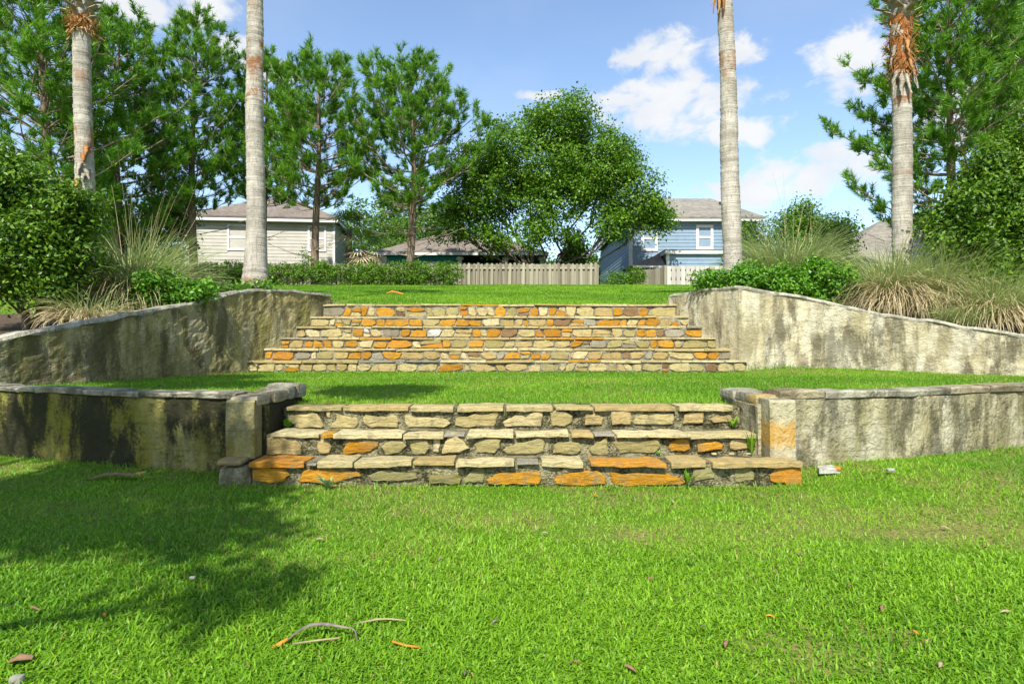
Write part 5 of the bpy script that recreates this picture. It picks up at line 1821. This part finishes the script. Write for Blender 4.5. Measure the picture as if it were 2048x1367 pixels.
b.tube([(cx, 39.5, cz - .25), (cx, 39.5, cz), (cx, 39.5, cz + .02)], [.09, .09, .14], 8)
part('roof_vent', b.mesh('roof_vent', M_DARK), lh, under(lh))

# --- house of which only the roof shows at the right
rx0, rz = px(1672, 526, 34)
f = frame2d((rx0, 34.0), 0.0)
rh = thing('house', 'house at right of which only a grey sloping roof shows above the tussocks', 'house', (rx0 + 4, 36, 3.0))
fpart('wall', rh, f, (.4, 8.6, .4, 7.0, 2.8, rz), M_BEIGE)
fpart('fascia', rh, f, (-.02, 9.02, -.06, -.02, rz - .16, rz + .03), M_WHITE)
fpart('side_fascia', rh, f, (-.06, -.02, -.02, 7.4, rz - .16, rz + .03), M_WHITE)
hip_roof(rh, f, -.1, 9.1, -.1, 7.4, rz + .06, px(0, 440, 37.6)[1], 4.6, 5.4, M_ROOF_G)


# ---------------------------------------------------------------- fences
def picket_mesh(name, w, h, m, round_top=True):
    b = MB()
    t_ = .02
    pr = [(-w / 2, 0), (w / 2, 0), (w / 2, h - .05), (w * .28, h - .012), (0, h), (-w * .28, h - .012), (-w / 2, h - .05)] if round_top else [(-w / 2, 0), (w / 2, 0), (w / 2, h), (-w / 2, h)]
    k = len(pr)
    b.add([(x, 0, z) for x, z in pr] + [(x, t_, z) for x, z in pr], [tuple(range(k)), tuple(range(2 * k - 1, k - 1, -1))] + [(i, k + i, k + (i + 1) % k, (i + 1) % k) for i in range(k)])
    return b.mesh(name, m)


frng = np.random.default_rng(77)
FY = 30.2
fx0, fx1 = px(372, 0, FY)[0], px(1191, 0, FY)[0]
fz = px(0, 526, FY)[1]
fe = thing('wooden_fence', 'weathered brown board fence across the back of the upper lawn', 'fence', ((fx0 + fx1) / 2, FY, 3.2))
pm = picket_mesh('picket', .125, fz - 3.2, M_FENCE)
pmb = picket_mesh('picket', .135, fz - 3.24, M_FENCE)
x = fx0
k = 0
while x < fx1:
    part('picket', pm, fe, (x - fe.location.x, -.03 + frng.normal(0, .004), frng.normal(0, .02)), (0, frng.normal(0, .014), 0))
    part('picket', pmb, fe, (x + .11 - fe.location.x, .075, frng.normal(0, .012)), (0, frng.normal(0, .008), 0)) if x > px(840, 0, FY)[0] else None
    x += .217
for zz in (3.5, 4.55):
    b = MB()
    b.box(fx0 - fe.location.x, fx1 - fe.location.x, -.005, .055, zz - 3.2, zz - 3.11)
    part('rail', b.mesh('rail', M_FENCE), fe)
for u in np.arange(fx0, fx1 + .2, 2.4):
    b = MB()
    b.box(u - .05 - fe.location.x, u + .05 - fe.location.x, .085, .18, -.3, fz - 3.2 - .1)
    part('post', b.mesh('post', M_FENCE), fe)

GY = 29.9
gx0_, gx1_ = px(1334, 0, GY)[0], px(1480, 0, GY)[0]
gz_ = px(0, 532, GY)[1]
fp = thing('wooden_fence', 'pale board fence below the blue house, beside the leaning palm', 'fence', (gx0_, GY, 3.3))
pm = picket_mesh('picket', .175, gz_ - 3.3, M_FENCE_PALE, False)
pmb = picket_mesh('picket', .175, gz_ - 3.3, M_FENCE_PALE, False)
x = 0.08
while x < gx1_ - gx0_:
    part('picket', pm, fp, (x, -.03, frng.normal(0, .006)))
    part('picket', pmb, fp, (x + .115, .06, frng.normal(0, .006)))
    x += .228
for zz in (.2, .75, gz_ - 3.3 - .16):
    b = MB()
    b.box(0, gx1_ - gx0_, -.005, .055, zz, zz + .09)
    part('rail', b.mesh('rail', M_FENCE), fp)
# darker return running back towards the house
ra = math.atan2(2.6, -1.35)
rd = thing('wooden_fence', 'short grey-brown fence return between the dark bush and the pale fence', 'fence', (gx0_, GY, 3.3))
pm = picket_mesh('picket', .16, gz_ - 3.3 - .01, M_FENCE)
for q in range(15):
    part('picket', pm, rd, (math.cos(ra) * (q * .17 + .05), math.sin(ra) * (q * .17 + .05), frng.normal(0, .01)), (0, 0, ra))
b = MB()
b.box(-.14, -.03, -.06, .06, -.2, gz_ - 3.3 + .03)
part('post', b.mesh('post', M_FENCE), rd)


# ---------------------------------------------------------------- fan palm between the houses
def fan_palm(label, loc, n, seed, dead):
    rng = np.random.default_rng(seed)
    root = thing('fan_palm', label, 'palm', loc)
    b = MB()
    b.tube([(0, 0, -1.6), (0, 0, .5), (.03, 0, 1.2), (.05, 0, 1.7)], [.17, .16, .16, .13], 10)
    part('trunk', b.mesh('trunk', M_BARK_PINE, True), root)
    for s in range(n):
        dd = s < dead
        a = s * 2.4 + rng.normal(0, .2)
        e = rng.uniform(-.9, -.3) if dd else rng.uniform(-.1, 1.2)
        d = np.array([math.cos(a) * math.cos(e), math.sin(a) * math.cos(e), math.sin(e)])
        L = rng.uniform(.5, .9)
        tip = np.array([.05, 0, 1.7]) + d * L
        sv = unit(np.cross(d, np.array([0, 0, 1.0])))
        uv = np.cross(sv, d)
        m = 13
        th = np.linspace(-1.8, 1.8, m)
        dirs = d[None] * np.cos(th)[:, None] + sv[None] * np.sin(th)[:, None] + uv[None] * .12
        wv = np.cross(dirs, uv) * .03
        mid = tip + dirs * .42
        end = tip + dirs * .75 + np.array([0, 0, -.2]) * rng.uniform(.5, 1.3, (m, 1))
        V = np.stack([np.repeat(tip[None], m, 0), mid - wv, end, mid + wv], 1).reshape(-1, 3)
        F = np.arange(m)[:, None] * 4 + np.array([[0, 1, 2, 3]])
        sp = np.array([[.05, 0, 1.68], [.05, 0, 1.72], tip + [0, 0, .01], tip - [0, 0, .01]])
        F = np.concatenate([F, [[len(V), len(V) + 1, len(V) + 2, len(V) + 3]]])
        V = np.concatenate([V, sp])
        part('frond', mesh_np('frond', V, F, M_DEADFROND if dd else M_FROND, np.full(len(V), np.clip(rng.normal(.5, .25), 0, 1))), root)
    return root


fan_palm('fan palm with drooping pale dead fronds right of the beige house', (px(728, 0, 31.5)[0], 31.5, 4.0), 24, 5, 8)
fan_palm('taller fan palm rising beside the beige house gable', (px(697, 0, 33.5)[0], 33.5, 5.3), 20, 6, 3)


# ---------------------------------------------------------------- weeds and litter
def weed(label, loc, n, L, W, seed, m, lean=(.3, 1.2), name='weed', group=None):
    rng = np.random.default_rng(seed)
    root = thing(name, label, 'weed', loc, group)
    for s in range(n):
        a = s * 2.399 + rng.normal(0, .3)
        ln = rng.uniform(*lean)
        d = np.array([math.cos(a), math.sin(a), 0])
        sd = np.array([-d[1], d[0], 0]) * W * rng.uniform(.7, 1.2)
        l = L * rng.uniform(.6, 1.15)
        pts = [np.zeros(3)]
        g = ln * .6
        for q in range(3):
            pts.append(pts[-1] + (d * math.sin(g) + np.array([0, 0, math.cos(g)])) * l / 3)
            g += .35 * ln
        V = [pts[0] - sd * .3, pts[0] + sd * .3, pts[1] - sd, pts[1] + sd, pts[2] - sd * .9, pts[2] + sd * .9, pts[3]]
        F = [(0, 1, 3, 2), (2, 3, 5, 4), (4, 5, 6)]
        b = MB()
        b.add(V, F)
        me = b.mesh('leaf', m)
        at = me.attributes.new('tint', 'FLOAT', 'POINT')
        at.data.foreach_set('value', np.full(len(V), np.clip(rng.normal(.6, .25), 0, 1), np.float32))
        part('leaf', me, root)
    return root


M_PALEWEED = leaf_mat('pale_weed_leaf', (.16, .27, .10), (.30, .42, .20), .3, .5)
weed('pale broad-leaved weed at the foot of the lower steps', (px(655, 0, 4.36)[0], 4.36, 0.01), 11, .14, .016, 1, M_PALEWEED, (.5, 1.35))
weed('bright grassy weed growing against the right cheek of the lower steps', (1.80, 4.70, .182), 26, .20, .006, 2, M_GRASS, (.05, .6))
weed('yellowish weed on the second tread beside the right cheek', (1.78, 5.02, .342), 14, .11, .008, 3, M_GRASS, (.2, 1.2))
weed('green leafy weed in the corner of the second tread by the left cheek', (-1.80, 5.03, .342), 18, .10, .014, 4, M_LOWSHRUB, (.2, 1.2))
weed('tiny green weed in the joint of the first tread', (px(1318, 0, 4.72)[0], 4.72, .18), 8, .04, .008, 6, M_LOWSHRUB, (.4, 1.3))
weed('tuft of longer grass under the orange corner stone', (px(1375, 0, 4.42)[0], 4.42, .03), 20, .12, .005, 7, M_GRASS, (.2, 1.1))

M_LEAF_BROWN = plain('dead_leaf', (.17, .10, .055), .8, .25, 30)
M_LEAF_GREY = plain('grey_dead_leaf', (.15, .125, .095), .7, .45, 25)
M_LEAF_ORANGE = plain('orange_husk', (.46, .19, .02), .7, .2, 30)
M_STRAW = plain('straw_stick', (.27, .215, .12), .8, .15, 30)
M_LEAF_PALE = plain('pale_chip', (.22, .21, .17), .8, .15, 30)


def strip(name, pts, widths, m, thick=.004):
    """curled strip with a real thickness"""
    P = np.asarray(pts, float)
    T = np.gradient(P, axis=0)
    T = unit(T)
    s = unit(np.cross(T, np.array([[0, 0, 1.0]])))
    nn = np.cross(s, T)
    w = np.asarray(widths)[:, None]
    V = np.concatenate([np.stack([P - s * w, P + nn * w * .25 + nn * thick, P + s * w, P - nn * thick + nn * w * .1], 1)]).reshape(-1, 3)
    n = len(P)
    F = [(a * 4 + j, a * 4 + (j + 1) % 4, a * 4 + 4 + (j + 1) % 4, a * 4 + 4 + j) for a in range(n - 1) for j in range(4)] + [(0, 1, 2, 3), (n * 4 - 1, n * 4 - 2, n * 4 - 3, n * 4 - 4)]
    b = MB()
    b.add(V, F)
    return b.mesh(name, m, True)


def on_lawn(xp, yp, lift=.02):
    d = (EYE - lift) * 1251.5 / (yp - 683.5)
    return np.array([(xp - 1024) * d / 1251.5, d])


c = on_lawn(630, 1272)
c[1] += .0
dl = thing('dead_frond_piece', 'curled grey dead palm leaf with an orange tip lying on the near lawn', 'dead leaf', (c[0], c[1], -.012))
dl.scale = (.85, .85, .85)
part('curled_blade', strip('curled_blade', [(-.11, -.02, .03), (-.085, -.01, .05), (-.06, 0, .066), (-.02, .006, .082), (.02, .01, .085), (.06, .008, .082), (.11, 0, .075), (.15, -.008, .072), (.165, -.012, .06), (.175, -.03, .03)], [.004, .008, .014, .018, .016, .015, .010, .007, .005, .003], M_LEAF_GREY, .002), dl, rot=(0, 0, .05))
part('orange_tip', strip('orange_tip', [(-.165, -.05, .01), (-.13, -.035, .025), (-.10, -.022, .04)], [.008, .02, .012], M_LEAF_ORANGE), dl)
c = on_lawn(632, 1286)
single('stick', strip('stick', [(-.075, -.012, .024), (0, 0, .03), (.075, .014, .032)], [.004, .0035, .003], M_STRAW, .003), 'short straw-coloured stick beside the curled dead leaf', 'stick', (c[0], c[1], 0))
c = on_lawn(755, 1246)
single('stick', strip('stick', [(-.08, -.01, .024), (0, 0, .036), (.05, .006, .034), (.1, .01, .026)], [.003, .007, .006, .002], M_STRAW, .002), 'flat straw strip on the near lawn right of the curled leaf', 'stick', (c[0], c[1], 0))
c = on_lawn(812, 1294)
single('stick', strip('stick', [(-.05, .02, .03), (0, 0, .026), (.05, -.02, .03)], [.003, .004, .003], M_LEAF_ORANGE), 'thin orange twig on the near lawn', 'stick', (c[0], c[1], 0))
c = on_lawn(236, 958)
single('dead_leaf', strip('dead_leaf', [(-.22, -.03, .01), (-.1, 0, .045), (0, .01, .05), (.12, -.01, .045), (.2, .02, .06)], [.01, .03, .035, .03, .02], M_LEAF_BROWN), 'long dark brown dead leaf in the shade by the left wall', 'dead leaf', (c[0], c[1], .01))
c = on_lawn(40, 1322)
single('dead_leaf', strip('dead_leaf', [(-.03, 0, .02), (0, 0, .035), (.035, .01, .028)], [.012, .024, .012], M_LEAF_BROWN), 'red-brown dead leaf near the lower left corner', 'dead leaf', (c[0], c[1], 0))
me, cc = lumpy_box('stone_chip', -.02, .02, -.014, .014, 0, .03, M_LEAF_PALE, .006, 3, 3, 4)
c = on_lawn(30, 1360)
single('stone_chip', me, 'pale grey chip in the very lower left corner', 'stone', (c[0], c[1], .02))
# orange sheath lying on the upper lawn
d_ = 17.4
ox_ = px(790, 0, d_)[0]
oz_ = float(z_upper(np.array([ox_]), np.array([d_]))[0])
single('palm_sheath', strip('palm_sheath', [(-.22, 0, .06), (-.08, 0, .11), (.08, 0, .08), (.24, 0, .04)], [.03, .07, .06, .015], M_LEAF_ORANGE, .02), 'orange fallen palm sheath lying on the upper lawn', 'palm sheath', (ox_, d_, oz_))
# broken slab and chips right of the lower steps
sd_ = 4.62
sxp = px(1653, 0, sd_)[0]
pl = ragged([(-.105, -.06), (.09, -.055), (.115, .0), (.085, .06), (-.05, .055)], srng, .006)
V, F = prism(pl, 0, .05, .006, srng, .002)
b = MB()
b.add(V, F)
sl = single('broken_slab', b.mesh('broken_slab', STONE['w']), 'broken white and orange flat stone on the grass right of the lower steps', 'stone', (sxp, sd_, float(z_ground(np.array([sxp]), np.array([sd_]))[0]) + .015), (.06, 0, .1))
V, F = prism(np.array([(.05, -.058), (.095, -.057), (.118, 0), (.09, .02), (.06, -.01)]), .02, .054, .004, srng, .001)
b = MB()
b.add(V, F)
sl.scale = (.85, .85, .75)
part('orange_corner', b.mesh('orange_corner', STONE['o']), sl)
for k, (xp, yp, w_, lb) in enumerate(((1780, 947, .028, 'small white stone chip on the grass right of the broken slab'), (385, 1152, .012, 'small white chip in the shade of the left lawn'))):
    c = on_lawn(xp, yp, .09 if xp > 1700 else .03)
    me, cc = lumpy_box('stone_chip', -w_, w_, -w_ * .6, w_ * .6, 0, w_ * .8, STONE['w'], .004, 20 + k, 3, 5)
    single('stone_chip', me, lb, 'stone', (c[0], c[1], float(z_ground(c[:1], c[1:])[0]) + .035))
c = np.array([1.62, 4.70])
for k in range(3):
    me, cc = lumpy_box('stone_chip', -.02, .02, -.014, .014, 0, .014, STONE['c'], .004, 30 + k, 3, 4)
    single('stone_chip', me, ['white pebble on the first tread by the right cheek', 'second pale pebble on the first tread, left of the weed', 'pale pebble on the first tread near the right pillar'][k], 'stone', (1.52 + .12 * k, 4.70 - .02 * k, .195))
# scattered dry leaves
lrng = np.random.default_rng(9)
leaf_meshes = []
for k in range(5):
    L = lrng.uniform(.011, .02)
    leaf_meshes.append(strip('dry_leaf', [(-L, 0, 0), (-L * .3, L * .1, L * .35), (L * .4, 0, L * .3), (L, L * .1, 0)], [L * .15, L * .5, L * .45, L * .1], [M_LEAF_BROWN, M_LEAF_GREY, M_LEAF_ORANGE, M_STRAW, M_LEAF_BROWN][k], .002))
for (xp, yp) in ((70, 1206), (128, 1000), (1345, 997), (1480, 1036), (1540, 1225), (1890, 1047), (1968, 1085), (2010, 1215), (1765, 1206), (1990, 905), (1985, 928), (1405, 1245), (1830, 1255), (1450, 1280), (1700, 1165),
                 (700, 1035), (880, 1110), (1190, 985), (1150, 1320), (990, 1238), (300, 1075), (210, 1215), (1600, 1100), (1090, 1060), (930, 1340), (1880, 1320), (1580, 1010), (640, 1070), (1300, 1150), (1260, 1330)):
    c = on_lawn(xp, yp, .04)
    o = single('dry_leaf', leaf_meshes[lrng.integers(0, 5)], 'tiny dry leaf lying in the grass of the lower lawn', 'dead leaf', (c[0], c[1], float(z_ground(c[:1], c[1:])[0]) + .022), (lrng.uniform(-.4, .4), lrng.uniform(-.4, .4), lrng.uniform(0, 6.28)), 'dry leaves scattered on the lower lawn')
